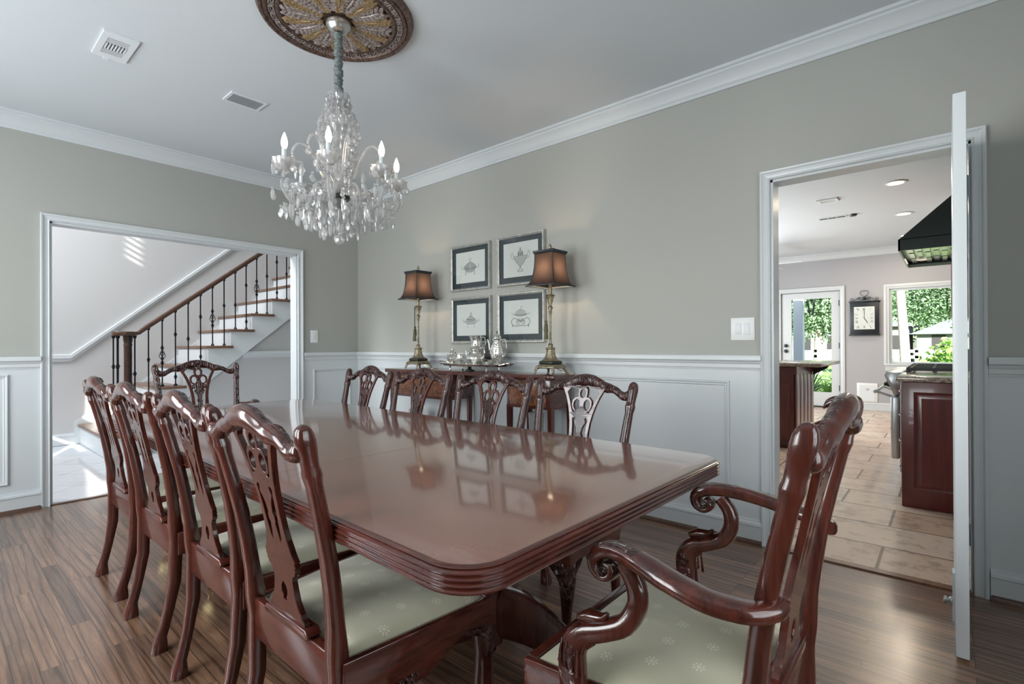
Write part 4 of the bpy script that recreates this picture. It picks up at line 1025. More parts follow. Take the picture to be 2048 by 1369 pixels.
# ================================================================== CHANDELIER
def chandelier():
    X, Y = 2.600, -1.750
    t = thing('crystal_chandelier', 'crystal chandelier with lit candle bulbs hanging over the dining table', 'chandelier', (X, Y, CH-.03))
    b = bm_(); lathe(b, [(.012,2.655),(.030,2.660),(.046,2.674),(.052,2.688),(.058,2.692),(.060,2.700),(.060,2.707)], 32, (X,Y,0)); obj('canopy', b, 'nickel', t)
    # gathered fabric sleeve over the chain
    b = bm_(); prof = []; n = 60
    for i in range(n+1):
        z = 2.375+(2.66-2.375)*i/n; prof.append((.0185+.0045*sin(i*2.1)+.002*random.uniform(-1,1), z))
    rings = lathe(b, prof, 16, (X,Y,0))
    for i, r in enumerate(rings):
        for k, v in enumerate(r): v.co.z += .006*sin(k*.9+i*.7); v.co.x += .002*sin(i*.35); v.co.y += .002*cos(i*.4)
    obj('chain_sleeve', b, 'sleeve', t, sharp=70)
    b = bm_(); lathe(b, [(.006,1.72),(.008,1.80),(.03,1.83),(.045,1.85),(.048,1.875),(.03,1.89),(.018,1.93),(.030,1.98),(.044,2.04),(.040,2.09),(.020,2.13),(.018,2.17),(.038,2.20),(.050,2.24),(.030,2.28),(.016,2.30),(.018,2.33),(.030,2.36),(.012,2.375)], 16, (X,Y,0)); obj('stem', b, 'crystal', t, sharp=15)
    b = bm_(); lathe(b, [(.046,1.842),(.052,1.85),(.052,1.862),(.046,1.87)], 20, (X,Y,0)); obj('hub_band', b, 'bronze', t)
    b = bm_(); lathe(b, [(0,1.625),(.012,1.628),(.022,1.637),(.0265,1.650),(.022,1.663),(.012,1.672),(0,1.675)], 10, (X,Y,0)); obj('ball_pendant', b, 'crystal', t, sharp=5)
    drops = []
    f2 = V((cos(2.2815), sin(2.2815), 0)); r2 = V((sin(2.2815), -cos(2.2815), 0))
    # arm headings around the stem
    for k, (ang, dz) in enumerate(((127,0),(80,.006),(29,-.005),(-22,.004),(-82,0),(-150,0))):
        a = R(ang); d = r2*cos(a)-f2*sin(a)
        P = lambda r, z: (X+d.x*r, Y+d.y*r, z)
        ZC = 1.932+dz; RA = .278
        b = bm_()
        pts = smoothpts([P(.04,1.86),P(.075,1.90),P(.11,1.905),P(.135,1.86),P(.155,1.80),P(.20,1.772),P(.255,1.79),P(.29,1.85),P(RA,ZC-.02)], 4)
        sweep(b, pts, .0075, n=8); ar = obj('arm', b, 'crystal', t)
        b = bm_(); lathe(b, [(.008,ZC-.02),(.022,ZC-.016),(.036,ZC-.004),(.046,ZC+.012),(.050,ZC+.028),(.044,ZC+.026),(.030,ZC+.004),(.012,ZC-.004)], 24, P(RA,0)[:2]+(0,), flute=(8,.10)); obj('drip_pan', b, 'crystal', ar, sharp=20)
        b = bm_(); lathe(b, [(.011,ZC),(.0115,ZC+.075),(0,ZC+.075)], 14, P(RA,0)[:2]+(0,)); obj('candle_sleeve', b, 'candle', ar)
        b = bm_(); lathe(b, [(.006,ZC+.075),(.011,ZC+.085),(.0145,ZC+.10),(.012,ZC+.12),(.006,ZC+.138),(.001,ZC+.150)], 14, P(RA,0)[:2]+(0,)); obj('bulb', b, 'bulb' if k < 4 else 'crystal', ar)
        if k < 4: light('candle_light', 'POINT', P(RA, ZC+.11), 1.1, (1,.75,.48), shadow_soft_size=.015)
        # drops around the pan
        for q in range(6):
            aa = a+2*pi*q/6+.3; px, py, _ = P(RA,0); drops.append((px+.049*cos(aa), py+.049*sin(aa), ZC+.018, .040+.012*(q%3), q%3))
        # upper scroll between arms
        a2 = a+R(30); d2 = r2*cos(a2)-f2*sin(a2); Q = lambda r, z: (X+d2.x*r, Y+d2.y*r, z)
        if k in (0, 1, 2, 3, 5):
            b = bm_(); sweep(b, smoothpts([Q(.03,1.90),Q(.075,1.95),Q(.11,2.03),Q(.145,2.085),Q(.185,2.09),Q(.21,2.05),Q(.195,2.01),Q(.16,2.005)], 5), .006, n=8); obj('scroll', b, 'crystal', t)
            drops.append((*Q(.165,0)[:2], 2.0, .05, 0)); drops.append((*Q(.205,0)[:2], 2.04, .05, 1))
        # bead swag from arm to arm
        if k < 6:
            b = bm_()
            an = R((80,29,-22,-82,-150,-233)[k]); dn = r2*cos(an)-f2*sin(an)
            for s_ in range(1, 12):
                u = s_/12; px = X+(d.x*(1-u)+dn.x*u)*RA; py = Y+(d.y*(1-u)+dn.y*u)*RA; pz = 1.90-.11*sin(pi*u)
                lathe(b, [(0,-.008),(.006,-.004),(.0075,0),(.006,.004),(0,.008)], 6, (px,py,pz))
            obj('bead_swag', b, 'crystal', t, sharp=5)
        drops.append((*P(.20,0)[:2], 1.768, .06, 1)); drops.append((*P(.25,0)[:2], 1.785, .055, 2)); drops.append((*P(.14,0)[:2], 1.83, .05, 0))
    extra = []
    for ring_, (n, r, z, l) in enumerate(((14,.300,1.87,.055),(16,.26,1.80,.065),(24,.215,1.795,.065),(20,.175,1.79,.07),(18,.13,1.775,.07),(14,.09,1.745,.07),(9,.045,1.745,.05),(20,.16,1.87,.05),(16,.11,1.90,.05),(18,.22,1.86,.05))):
        for q in range(n):
            aa = 2*pi*q/n+ring_*.7; extra.append((X+r*cos(aa), Y+r*sin(aa), z+random.uniform(-.018,.018), l*random.uniform(.8,1.2), random.randrange(3)))
    # skirt of drops under the hub, and the crowns around the stem
    for (n, r, z, l) in ((8,.145,1.79,.062),(8,.105,1.755,.065),(7,.065,1.725,.06)):
        for q in range(n): drops.append((X+r*cos(2*pi*q/n+r*9), Y+r*sin(2*pi*q/n+r*9), z+random.uniform(-.01,.01), l, q%3))
    def drop(bm, x, y, z, l, kind, rot=0):
        lathe(bm, [(0,-.012),(.0042,-.008),(.0055,-.004),(.0042,0),(0,.004)], 6, (x,y,z-.004))
        if kind == 0: pr = [(0,-l),(.006,-l*.92),(.0125,-l*.72),(.011,-l*.55),(.005,-l*.3),(0,-l*.22)]; fl = .55
        elif kind == 1: pr = [(0,-l),(.010,-l*.88),(.016,-l*.66),(.012,-l*.45),(.004,-l*.28),(0,-l*.22)]; fl = .4
        else: pr = [(0,-l*1.1),(.005,-l),(.0085,-l*.6),(.006,-l*.3),(0,-l*.22)]; fl = .8
        b2 = bmesh.new(); lathe(b2, pr, 8, (0,0,0), sy=fl); b2.transform(Matrix.Translation((x,y,z))@Matrix.Rotation(rot, 4, 'Z'))
        me = bpy.data.meshes.new('t'); b2.to_mesh(me); b2.free(); bm.from_mesh(me); bpy.data.meshes.remove(me)
    for i, d in enumerate(drops[:92]):
        b = bm_(); drop(b, *d, rot=random.uniform(0, pi)); obj('crystal_drop', b, 'crystal', t, sharp=5)
    b = bm_()
    for (z, r, n, l) in ((2.355,.048,14,.045),(2.33,.052,14,.045),(2.30,.050,12,.045),(2.262,.075,16,.04),(2.23,.090,18,.045),(2.19,.093,18,.045),(2.15,.085,16,.045),(2.11,.080,16,.045),(2.07,.080,14,.045),(2.03,.075,12,.04),(1.985,.07,10,.04),(1.95,.075,10,.05)):
        for q in range(n): a = 2*pi*q/n+z*40; drop(b, X+r*cos(a), Y+r*sin(a), z, l, q%3, rot=a)
    for (z, r) in ((2.262,.075),(2.19,.09),(2.355,.048),(1.985,.07)):
        for q in range(24):
            a = 2*pi*q/24; lathe(b, [(0,-.006),(.005,0),(0,.006)], 5, (X+r*cos(a), Y+r*sin(a), z+.002))
    for d in extra: drop(b, *d, rot=random.uniform(0, pi))
    o = obj('crystal_cascade', b, 'crystal', t, sharp=5); o['kind'] = 'stuff'
chandelier()
# ceiling medallion
def medallion():
    X, Y = 2.598, -1.752; RR = .365
    t = thing('ceiling_medallion', 'round bronze and gold leaf-pattern ceiling medallion above the chandelier', 'medallion', (X, Y, CH))
    b = bm_(); lathe(b, [(RR*r, CH-z) for r, z in ((0,.014),(.70,.014),(.72,.022),(.745,.024),(.765,.016),(.86,.016),(.875,.024),(.90,.026),(.915,.018),(.935,.024),(.965,.024),(.985,.012),(1,.001))], 72, (X,Y,0)); obj('plate', b, 'medback', t)
    b = bm_()
    for i in range(30):    # key-pattern blocks
        a = 2*pi*i/30; w_ = .030
        def pt(u, v): r = RR*.812+v; return (X+r*cos(a+u/(RR*.81)), Y+r*sin(a+u/(RR*.81)), CH-.019)
        k = [(-.026,-.012),(-.026,.012),(.012,.012),(.012,-.008),(-.012,-.008),(-.012,.003),(.0,.003)]
        sweep(b, [pt(*p) for p in k], .0028, n=4, sq=4)
        sweep(b, [pt(.022,-.012), pt(.022,.012)], .0028, n=4, sq=4)
    obj('key_border', b, 'medsilver', t)
    def leaf(ang, mat, l0, l1, wd, lobes):
        b = bm_(); a = R(ang); c, s = cos(a), sin(a)
        def P(r, u, z): return (X+r*c-u*s, Y+r*s+u*c, CH-z)
        sweep(b, [P(l0,0,.018), P((l0+l1)/2,0,.026), P(l1,0,.020)], [.004,.006,.003], n=6)
        for i in range(lobes):
            r = l0+(l1-l0)*(i+.3)/lobes; ww = wd*sin(pi*(i+1.0)/(lobes+1))**.6
            for q in (-1, 1):
                sweep(b, smoothpts([P(r,0,.020),P(r+.012,q*ww*.5,.025),P(r+.022,q*ww*.9,.021),P(r+.034,q*ww,.017)], 2), [(.004,.003)]+[(.0105,.0045)]*4+[(.007,.003)]+[(.001,.001)], n=6)
        obj('leaf', b, mat, t, sharp=60)
    for i in range(10): leaf(36*i+8, 'medgold', .065, RR*.67, .028, 11)
    for i in range(10): leaf(36*i+26, 'medsilver', .075, RR*.67, .054, 8)
medallion()

# ================================================================== VENTS, SWITCHES
t = thing('ceiling_vent', 'white louvred ceiling register left of the chandelier, nearer the camera', 'vent', (1.48,-2.403,CH-.012))
b = bm_(); holes_wall(b, 'z_', 0, 0, 0, 0, 0, 0, []) if 0 else None
x0, x1, y0, y1 = 1.331, 1.631, -2.480, -2.330
def ring_plate(b, x0, x1, y0, y1, hx0, hx1, hy0, hy1, z0, z1):
    box(b, x0, hx0, y0, y1, z0, z1); box(b, hx1, x1, y0, y1, z0, z1); box(b, hx0, hx1, y0, hy0, z0, z1); box(b, hx0, hx1, hy1, y1, z0, z1)
ring_plate(b, x0, x1, y0, y1, 1.385, 1.575, -2.452, -2.358, CH-.010, CH); obj('face_plate', b, 'white', t, smooth=False)
b = bm_(); box(b, 1.385, 1.575, -2.452, -2.358, CH-.002, CH-.0005); obj('duct_shade', b, 'dark', t, smooth=False)  # near-black sheet standing in for the shade inside the duct
for i in range(7): b = bm_(); y = -2.448+i*.0135; box(b, 1.443, 1.512, y, y+.0065, CH-.012, CH-.003); obj('louvre', b, 'white', t, smooth=False)
for i in range(4):
    for xa in (1.522, 1.390): b = bm_(); x = xa+i*.013; box(b, x, x+.004, -2.450, -2.36, CH-.011, CH-.003); obj('louvre', b, 'white', t, smooth=False)
b = bm_(); box(b, 1.315, 1.332, -2.43, -2.405, CH-.014, CH-.001); obj('lever', b, 'white', t, smooth=False)
t = thing('return_vent', 'flat white slatted ceiling grille between the louvred register and the chandelier', 'vent', (1.371,-1.70,CH-.01))
b = bm_(); ring_plate(b, 1.293, 1.449, -1.810, -1.588, 1.310, 1.432, -1.793, -1.605, CH-.008, CH); obj('face_plate', b, 'white', t, smooth=False)
for i in range(12): b = bm_(); x = 1.3105+i*.0101; box(b, x, x+.0060, -1.793, -1.605, CH-.007, CH-.003); obj('louvre', b, 'grille', t, smooth=False)
def switch(axis, u, z, gang, label, wd, hh):
    t = thing('light_switch', label, 'switch', (u, 0, z) if axis == 'x' else (0, u, z))
    def bx(b, a, c, z0, z1, d0, d1): box(b, *((a, c, -d1, -d0, z0, z1) if axis == 'x' else (d0, d1, a, c, z0, z1)))
    b = bm_(); bx(b, u-wd/2, u+wd/2, z-hh/2, z+hh/2, 0, .006); bevel(b, .002); obj('plate', b, 'plastic', t)
    for g in range(gang):
        c = u+(g-(gang-1)/2)*.046; b = bm_(); bx(b, c-.0165, c+.0165, z-.033, z+.033, .006, .009); bevel(b, .0015); r = obj('rocker', b, 'white', t)
switch('x', 3.959, 1.216, 2, 'white double rocker switch on the wall left of the kitchen doorway', .130, .130)
switch('y', -.505, 1.228, 1, 'white single rocker switch beside the wide stair opening', .080, .125)

# ================================================================== KITCHEN
def panel_face(b, axis, d, sg, u0, u1, z0, z1, ins=.055):
    """raised panel on a face: moulded recess frame"""
    prof = [(0,0),(.010,-.006),(.022,-.006),(.040,.000),(.044,.0)]
    rings = []
    for (cu, cz, du, dz) in ((u0,z0,1,1),(u1,z0,-1,1),(u1,z1,-1,-1),(u0,z1,1,-1)):
        rings.append([b.verts.new(((d+sg*(.008+h)), cu+du*i, cz+dz*i) if axis == 'x' else (cu+du*i, d+sg*(.008+h), cz+dz*i)) for i, h in prof])
    for i in range(4):
        A_, B_ = rings[i], rings[(i+1)%4]
        for k in range(len(prof)-1): b.faces.new((A_[k], A_[k+1], B_[k+1], B_[k]))
    b.faces.new([r[-1] for r in rings])
t = thing('base_cabinet', 'dark cherry base cabinet with raised end panel beside the range', 'cabinet', (4.95,1.7,0))
b = bm_(); box(b, 4.625, 5.28, 1.375, 1.985, .10, .862); box(b, 4.66, 5.28, 1.385, 1.985, 0, .10); obj('carcass', b, 'cherry', t, smooth=False)
b = bm_(); box(b, 4.606, 5.28, 1.355, 1.375, .0, .862); bevel(b, .003); obj('end_panel', b, 'cherry', t)
b = bm_(); panel_face(b, 'y', 1.355, -1, 4.673, 5.2, .133, .795); obj('raised_panel', b, 'cherry', t)
for (z0, z1) in ((.12,.30),(.32,.50),(.52,.68),(.70,.85)):
    b = bm_(); box(b, 4.603, 4.625, 1.39, 1.975, z0, z1); bevel(b, .003); dd = obj('drawer', b, 'cherry', t)
    b = bm_(); sweep(b, smoothpts([(4.603,1.62,(z0+z1)/2),(4.58,1.63,(z0+z1)/2),(4.58,1.73,(z0+z1)/2),(4.603,1.74,(z0+z1)/2)], 4), .005, n=8); obj('handle', b, 'nickel', dd)
b = bm_(); box(b, 4.575, 5.30, 1.335, 1.995, .865, .900); bevel(b, .010, 3); single(obj('countertop', b, 'granite'), 'speckled granite countertop on the cherry cabinet beside the range', 'countertop')
# range
t = thing('kitchen_range', 'wide stainless steel range under the dark hood', 'stove', (4.9,2.6,0))
b = bm_(); box(b, 4.56, 5.28, 2.005, 3.195, .10, .885); bevel(b, .004); obj('body', b, 'steel', t)
for i, (a, c) in enumerate(((2.02,2.75),(2.77,3.18))):
    b = bm_(); box(b, 4.500, 4.558, a, c, .20, .705); bevel(b, .014, 3); dd = obj('oven_door', b, 'steel', t)
    b = bm_(); sweep(b, [(4.40,a+.01,.735),(4.40,c-.01,.735)], .014, n=12, ref=(0,0,1)); sweep(b, [(4.40,a+.05,.735),(4.51,a+.05,.695)], .010, n=8); sweep(b, [(4.40,c-.05,.735),(4.51,c-.05,.695)], .010, n=8); obj('handle', b, 'steel', dd)
b = bm_(); prism(b, [(4.52,.72),(4.56,.72),(4.58,.90),(4.47,.90),(4.46,.875)], 'y', 2.005, 3.195); bevel(b, .006); obj('control_panel', b, 'steel', t)
for i in range(7):
    b = bm_(); lathe(b, [(.022,0),(.022,.02),(.016,.028),(.013,.05),(0,.052)], 14); b.transform(Matrix.Translation((4.503,2.10+i*.165,.795))@Matrix.Rotation(R(-90), 4, 'Y')); obj('knob', b, 'black', t)
for i in range(3):
    b = bm_(); y0 = 2.05+i*.385
    for k in range(5): box(b, 4.62+k*.14, 4.635+k*.14, y0, y0+.36, .905, .935)
    for k in range(3): box(b, 4.60, 5.20, y0+.01+k*.165, y0+.024+k*.165, .912, .938)
    for k in (0, 1): box(b, 4.60, 4.615, y0+k*.34, y0+.02+k*.34, .884, .935); box(b, 5.19, 5.205, y0+k*.34, y0+.02+k*.34, .884, .935)
    obj('grate', b, 'black', t, smooth=False)
for (x, y) in ((4.60,2.06),(5.2,2.06),(4.6,3.14),(5.2,3.14)):
    b = bm_(); lathe(b, [(.022,0),(.022,.02),(.014,.03),(.014,.10)], 12, (x,y,0)); obj('leg', b, 'steel', t)
b = bm_(); box(b, 4.59, 4.60, 2.02, 3.18, .02, .10); obj('toe_kick', b, 'steel', t)
# hood
t = thing('range_hood', 'large dark sloping range hood above the stainless range', 'range hood', (5.0,2.6,1.86))
b = bm_()
box(b, 4.556, 5.28, 2.0, 2.012, 1.868, 1.96); box(b, 4.556, 5.28, 3.188, 3.20, 1.868, 1.96); box(b, 4.556, 4.568, 2.0, 3.2, 1.868, 1.96)
pl = [(4.556,1.955),(5.28,2.62),(5.28,1.955)]; prism(b, pl, 'y', 2.0, 3.2); obj('canopy', b, 'hood', t, smooth=False)
b = bm_(); box(b, 4.568, 5.28, 2.012, 3.188, 1.925, 1.95); obj('underside', b, 'steel', t, smooth=False)
for k in range(3):
    b = bm_(); y0 = 2.86-.36*k
    for i in range(9): box(b, 4.60+i*.055, 4.635+i*.055, y0, y0+.30, 1.905+.008*(i%2), 1.924)
    obj('baffle_filter', b, M['white'] if 0 else 'steel', t, smooth=False)
b = bm_(); lathe(b, [(.05,1.91),(.05,1.924)], 20, (4.68,3.02,0)); obj('hood_lamp', b, emis('hood_lamp_glass', (1,.93,.75), .5), t)
light('hood_light', 'AREA', (4.72,2.95,1.90), 1.2, (1,.93,.75), target=(4.72,2.95,0), size=(.4,.4))
# upper cabinet past the hood
t = thing('wall_cabinet', 'dark cherry wall cabinet beyond the range hood', 'cabinet', (5.1,3.7,1.37))
b = bm_(); box(b, 4.90, 5.28, 3.30, 4.3, 1.37, 2.45); bevel(b, .003); obj('carcass', b, 'cherry', t)
b = bm_(); box(b, 4.882, 4.899, 3.31, 4.29, 1.38, 2.44); dd = obj('door', b, 'cherry', t, smooth=False)
b = bm_(); sweep(b, [(4.88,3.36,1.45),(4.85,3.36,1.46),(4.85,3.36,1.56),(4.88,3.36,1.57)], .005, n=6, ref=(0,1,0)); obj('handle', b, 'black', dd)
# partition carrying the range wall
b = bm_(); box(b, 5.285, 5.40, .121, 4.6, 0, CH); struct('wall_kitchen_range', b, 'wall_kitchen')
# peninsula
t = thing('kitchen_peninsula', 'dark cherry peninsula cabinet with grooved side and pale counter left of the kitchen door', 'cabinet', (3.0,3.5,0))
b = bm_(); box(b, 2.1, 3.60, 3.00, 3.95, .09, .885); box(b, 2.1, 3.56, 3.04, 3.93, 0, .09); bevel(b, .003); obj('carcass', b, 'cherry', t)
b = bm_(); panel_face(b, 'y', 2.995, -1, 3.0, 3.56, .14, .70); obj('raised_panel', b, 'cherry', t)
for i in range(5):
    b = bm_(); y = 3.02+i*.19; box(b, 3.600, 3.622, y, y+.165, .12, .80); bevel(b, .005); obj('side_panel', b, 'cherry', t)
b = bm_(); box(b, 3.598, 3.63, 3.0, 3.95, .80, .885); box(b, 3.598, 3.63, 3.0, 3.95, 0, .12); obj('rail', b, 'cherry', t)
b = bm_(); prism(b, [(3.63,.885),(3.80,.885),(3.77,.84),(3.70,.80),(3.63,.76)], 'y', 3.86, 3.91); obj('bracket', b, 'black', t)
b = bm_(); box(b, 2.06, 3.86, 2.97, 4.2, .887, .925); bevel(b, .010, 3); single(obj('countertop', b, 'granite'), 'pale polished countertop slab on the peninsula cabinet', 'countertop')
# clock
def clock():
    y = KY; t = thing('wall_clock', 'square black wall clock with scrollwork top between the kitchen door and window', 'clock', (3.78,y,1.27))
    x0, x1, z0, z1 = 3.575, 3.985, 1.29, 1.84
    b = bm_(); box(b, x0, x1, y-.05, y-.001, z0, z1); bevel(b, .006); obj('case', b, 'black', t)
    b = bm_(); box(b, x0-.015, x1+.015, y-.065, y-.001, z0-.02, z0+.002); bevel(b, .004); obj('plinth', b, 'black', t)
    b = bm_(); box(b, x0-.015, x1+.015, y-.065, y-.001, z1-.002, z1+.02); bevel(b, .004); obj('cornice', b, 'black', t)
    fx0, fx1, fz0, fz1 = 3.635, 3.925, 1.375, 1.76
    b = bm_(); box(b, fx0, fx1, y-.056, y-.050, fz0, fz1); f = obj('dial', b, 'paper', t, smooth=False)
    b = bm_(); cx, cz = (fx0+fx1)/2, (fz0+fz1)/2
    RN = {12:'XII',1:'I',2:'II',3:'III',4:'IIII',5:'V',6:'VI',7:'VII',8:'VIII',9:'IX',10:'X',11:'XI'}
    for h, s in RN.items():
        a = R(90-30*h); c, s_ = cos(a), sin(a); n = len(s)
        k = min(.125/max(abs(c), 1e-6), .17/max(abs(s_), 1e-6)); r1 = k; r0 = k-.042
        w_ = .011
        for i, ch in enumerate(s):
            u = (i-(n-1)/2)*w_
            def st(ua, ra, ub, rb, th=.0016): sweep(b, [(cx-ua*s_*-1*-1+ra*c if 0 else cx+ra*c+ua*s_, y-.0575, cz+ra*s_-ua*c), (cx+rb*c+ub*s_, y-.0575, cz+rb*s_-ub*c)], (th, .0006), n=4, sq=4, ref=(0,1,0))
            if ch == 'I': st(u, r0, u, r1)
            elif ch == 'V': st(u, r0, u-.0045, r1); st(u, r0, u+.0045, r1)
            else: st(u-.0045, r0, u+.0045, r1); st(u+.0045, r0, u-.0045, r1)
    obj('numerals', b, 'ink', f, smooth=False)
    for ang, L, wd in ((90-0, .15, .004), (90-150, .115, .006)):
        a = R(ang); b = bm_(); sweep(b, [(cx-.02*cos(a), y-.059, cz-.02*sin(a)), (cx+L*.6*cos(a), y-.059, cz+L*.6*sin(a)), (cx+L*cos(a), y-.059, cz+L*sin(a))], [(wd*.5,.0008),(wd,.0008),(.001,.0006)], n=4, sq=4, ref=(0,1,0)); obj('hand', b, 'ink', t)
    b = bm_()
    def sc_(pts): sweep(b, smoothpts([(cx+p[0], y-.03, z1+.02+p[1]) for p in pts], 5), .0045, n=6, ref=(0,1,0))
    for s in (-1, 1):
        sc_([(s*.17,.025),(s*.155,.035),(s*.165,.05),(s*.19,.045),(s*.19,.015),(s*.15,.012),(s*.11,.04),(s*.06,.065),(s*.02,.04)]); sc_([(s*.0,.02),(s*.04,.02),(s*.085,.03),(s*.075,.055),(s*.05,.045)])
        sc_([(s*.0,.175),(s*.045,.165),(s*.06,.13),(s*.03,.09),(0,.07)])
    lathe(b, [(0,0),(.022,.006),(.026,.02),(.02,.04),(0,.05)], 12, (cx, y-.03, z1+.04)); obj('scroll_crest', b, 'black', t)
clock()
t = thing('pet_door', 'small white framed pet door low in the kitchen wall under the clock', 'pet door', (3.81,KY,.11))
b = bm_(); box(b, 3.665, 3.955, KY-.014, KY-.001, .14, .46); bevel(b, .004); obj('frame', b, 'plastic', t)
b = bm_(); box(b, 3.70, 3.92, KY-.018, KY-.0145, .17, .43); obj('flap', b, 'white', t, smooth=False)
b = bm_(); sweep(b, smoothpts([(3.79,KY-.02,.37),(3.80,KY-.03,.35),(3.82,KY-.03,.35),(3.83,KY-.02,.37)], 3), .004, n=6); obj('latch', b, 'nickel', t)
for i, (x, y) in enumerate(((4.466,3.26),(4.447,4.83),(4.40,6.43))):
    t = thing('recessed_light', ('recessed kitchen ceiling light nearest the doorway', 'recessed kitchen ceiling light, middle of the row', 'recessed kitchen ceiling light nearest the far window')[i], 'ceiling light', (x, y, CH-.01), group='recessed kitchen lights')
    b = bm_(); lathe(b, [(.085,CH-.001),(.092,CH-.006),(.070,CH-.010),(.066,CH-.001)], 28, (x,y,0)); obj('trim_ring', b, 'white', t)
    b = bm_(); lathe(b, [(0,CH-.004),(.068,CH-.004)], 28, (x,y,0)); obj('lamp', b, 'canlight', t)
    light('can_light', 'AREA', (x, y, CH-.02), 16, (1,.86,.66), target=(x, y, 0), size=(.12,.12))
t = thing('kitchen_vent', 'small white square register on the kitchen ceiling', 'vent', (3.80,3.53,CH-.01))
b = bm_(); ring_plate(b, 3.74, 3.94, 3.46, 3.62, 3.77, 3.91, 3.49, 3.59, CH-.012, CH); obj('face_plate', b, 'white', t, smooth=False)
for i in range(5): b = bm_(); y = 3.495+i*.02; box(b, 3.77, 3.91, y, y+.008, CH-.01, CH-.003); obj('louvre', b, 'plastic', t, smooth=False)
t = thing('slot_diffuser', 'long dark slot grille on the kitchen ceiling', 'vent', (3.75,4.48,CH-.01))
b = bm_(); box(b, 3.60, 3.90, 4.42, 4.52, CH-.008, CH); obj('face_plate', b, 'white', t, smooth=False)
for i in range(3): b = bm_(); box(b, 3.61+i*.095, 3.695+i*.095, 4.44, 4.50, CH-.010, CH-.008); obj('slot', b, 'black', t, smooth=False)
b = bm_(); lathe(b, [(.035,CH-.022),(.04,CH-.012),(.045,CH)], 16, (3.97,4.46,0)); single(obj('ceiling_sensor', b, 'black'), 'small dark round detector beside the slot grille on the kitchen ceiling', 'sensor')
# ceiling fan far left in the kitchen
t = thing('ceiling_fan', 'white ceiling fan at the left of the kitchen, blades just visible', 'fan', (2.55,5.8,2.3))
b = bm_(); lathe(b, [(.06,CH),(.05,CH-.05),(.015,CH-.06),(.015,2.50),(.07,2.49),(.11,2.45),(.11,2.39),(.06,2.35),(0,2.34)][::-1], 20, (2.55,5.8,0)); obj('motor', b, 'white', t)
for i in range(5):
    a = R(72*i+6); b = bm_(); prism(b, [(.09,-.03),(.2,-.06),(.60,-.07),(.62,-.05),(.62,.05),(.60,.07),(.2,.06),(.09,.03)], 'z', -.004, .004)
    b.transform(Matrix.Translation((2.55,5.8,2.42))@Matrix.Rotation(a, 4, 'Z')@Matrix.Rotation(R(10), 4, 'X')); obj('blade', b, 'white', t)

# ================================================================== OUTDOORS (seen through the kitchen glass)
b = bm_(); b.faces.new([b.verts.new(p) for p in ((-30,KY+.14,-.16),(40,KY+.14,-.16),(40,70,-.16),(-30,70,-.16))]); single(obj('lawn', b, 'grass'), 'green lawn outside the kitchen windows', 'lawn', kind='stuff')
b = bm_(); box(b, -2, 9, KY+.15, 10.6, -.16, -.05); struct('floor_patio', b, 'pave')
b = bm_(); box(b, 2.38, 2.56, 8.9, 9.08, -.05, 2.6); box(b, 2.35, 2.59, 8.87, 9.11, -.05, .12); bevel(b, .006)
single(obj('porch_column', b, 'colw'), 'square white porch column seen through the glass of the kitchen door', 'column')
t = thing('hanging_lantern', 'black lantern beside the porch column outside the kitchen door', 'lantern', (2.70,9.0,1.75))
b = bm_()
for s1, s2 in ((1,1),(1,-1),(-1,1),(-1,-1)): sweep(b, [(2.70+s1*.03,9+s2*.03,1.75),(2.70+s1*.07,9+s2*.07,2.12),(2.70,9,2.25)], .008, n=4, sq=4)
box(b, 2.66, 2.74, 8.96, 9.04, 1.74, 1.76); sweep(b, [(2.56,9,2.25),(2.70,9,2.25)], .008, n=6); obj('frame', b, 'black', t)
def foliage(bm, c, rad, n, size, rnd):
    for _ in range(n):
        while 1:
            p = V((rnd.uniform(-1,1), rnd.uniform(-1,1), rnd.uniform(-1,1)))
            if p.length < 1: break
        p = p*(.55+.45*rnd.random())
        q = V(c)+V((p.x*rad[0], p.y*rad[1], p.z*rad[2])); a = Matrix.Rotation(rnd.uniform(0, 6.3), 3, V((rnd.uniform(-1,1), rnd.uniform(-1,1), rnd.uniform(-1,1))))
        s = size*rnd.uniform(.6, 1.3)
        vs = [bm.verts.new(q+a@V(v)*s) for v in ((-.5,0,0),(0,-.28,.05),(.6,0,0),(0,.28,.05))]; bm.faces.new(vs)
rnd = random.Random(3)
def tree(x, y, h, rad, label, trunk=.18, n=9000, mat='leaf', size=.30):
    t = thing('tree', label, 'tree', (x, y, -.16), group='trees beyond the lawn')
    b = bm_(); sweep(b, [(x,y,-.2),(x+.1,y,h*.4),(x,y,h*.8)], [trunk, trunk*.8, trunk*.4], n=10); obj('trunk', b, 'bark', t)
    b = bm_()
    for (ox, oz, k) in ((0,0,1),(-.55,-.25,.75),(.55,-.3,.75),(.1,.4,.6)): foliage(b, (x+ox*rad, y, h*.55+oz*rad), (rad*k, rad*k*.6, rad*k*.9), int(n*k*k), size, rnd)
    obj('foliage', b, mat, t, smooth=False)
for a in ((.6,22,5.6,2.2,'leafy tree beyond the lawn, left of the porch column',.15),(-4.5,47,9,4.8,'tall tree behind the pale house in the door view',.30),
          (1.5,49,10,5.0,'tall tree between the two houses',.30),(7.5,50,11,5.4,'broad tree behind the grey-roofed house, left of it',.30),
          (13.5,49,10,5.0,'broad tree behind the grey-roofed house, right of it',.30),(8.6,27,6.6,2.6,'nearer leafy tree at the right of the kitchen window view',.15),
          (5.2,30,7.6,2.6,'leafy tree above the middle of the kitchen window view',.15)):
    tree(a[0], a[1], a[2], a[3], a[4], size=a[5])
t = thing('pine_trunk', 'slender bare trunk standing in the kitchen window view', 'tree', (4.02,13.5,-.16))
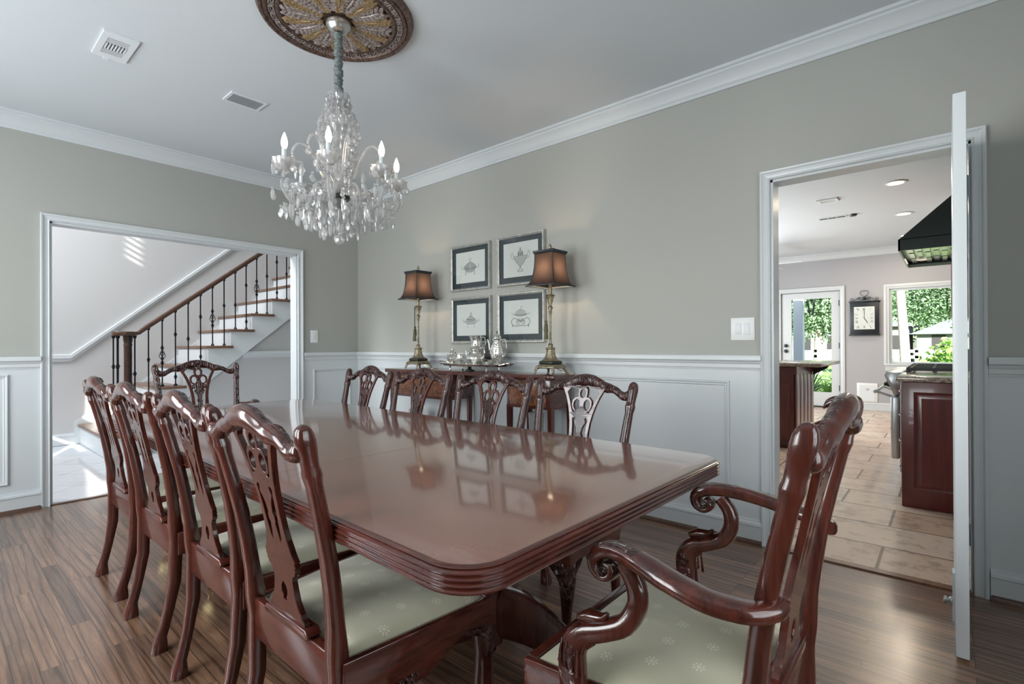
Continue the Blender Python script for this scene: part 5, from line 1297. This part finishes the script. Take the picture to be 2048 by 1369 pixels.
b = bm_(); sweep(b, [(4.05,13.5,-.2),(4.0,13.5,1.2),(3.93,13.5,2.4),(3.85,13.5,5)], [.125,.11,.10,.09], n=12); obj('trunk', b, 'bark', t)
b = bm_(); sweep(b, [(2.80,13.2,-.2),(2.76,13.2,1.4),(2.8,13.2,5)], [.17,.15,.14], n=12); single(obj('oak_tree', b, 'bark'), 'thick tree trunk seen through the right side of the kitchen door glass', 'tree')
def palm(x, y, s, label, mat='palm', h0=0):
    b = bm_()
    for i in range(60):
        a = rnd.uniform(0, 6.3); L = s*rnd.uniform(.6, 1.1); e = rnd.uniform(.3, 1.35)
        pts = [V((x,y,-.16+h0))+V((cos(a)*L*u*cos(e)*1.2, sin(a)*L*u*cos(e)*1.2, L*u*sin(e)-.35*L*u*u)) for u in (0,.33,.66,1)]
        w0 = .02*s; d = V((-sin(a), cos(a), 0))
        vs = [(bm_v(b, p-d*w0*k), bm_v(b, p+d*w0*k)) for p, k in zip(pts, (1,1.1,.8,.1))]
        for A_, B_ in zip(vs, vs[1:]): b.faces.new((A_[0], A_[1], B_[1], B_[0]))
    single(obj('palmetto', b, mat, smooth=False), label, 'shrub', 'spiky plants beyond the patio')
def bm_v(b, p): return b.verts.new(p)
palm(2.2, 11.6, 1.2, 'spiky palmetto left of the porch column'); palm(3.0, 11.4, 1.3, 'spiky palmetto right of the porch column, taller'); palm(2.65, 10.95, .8, 'low yellow-green spiky plant at the patio edge', 'leafb')
b = bm_(); foliage(b, (4.95,10.9,.75), (.50,.4,.60), 900, .13, rnd); foliage(b, (4.55,11.0,.55), (.35,.3,.45), 500, .11, rnd); sweep(b, [(4.9,10.9,-.2),(4.9,10.9,.6)], .02, n=6); single(obj('garden_shrub', b, 'leafb', smooth=False), 'bright green shrub outside the kitchen window', 'shrub')
def house(x, y, wd, h, label):
    t = thing('house', label, 'house', (x, y, -.16))
    b = bm_(); box(b, x-wd/2, x+wd/2, y, y+5, -.16, h); obj('wall', b, 'housew', t, smooth=False)
    b = bm_(); prism(b, [(x-wd/2-.4,h),(x+wd/2+.4,h),(x+wd*.18,h+1.5),(x-wd*.18,h+1.5)], 'y', y-.4, y+5.4); obj('roof', b, 'roof', t, smooth=False)
    for i in range(4): b = bm_(); u = x-wd/2+wd*(i+.5)/4; box(b, u-.35, u+.35, y-.03, y+.02, .7, 1.7); obj('window', b, 'dark', t, smooth=False)
house(7.8, 40, 9, 1.75, 'low grey-roofed house across the lawn in the window view'); house(-.6, 40, 7, 2.3, 'pale grey-roofed house across the lawn in the door view')
b = bm_()
for z in (.62, .82): box(b, 1, 12, 19, 19.05, z, z+.10)
for i in range(8): box(b, 1+i*1.5, 1.1+i*1.5, 19, 19.1, -.16, .98)
single(obj('rail_fence', b, 'white'), 'white rail fence across the lawn outside the kitchen window', 'fence')
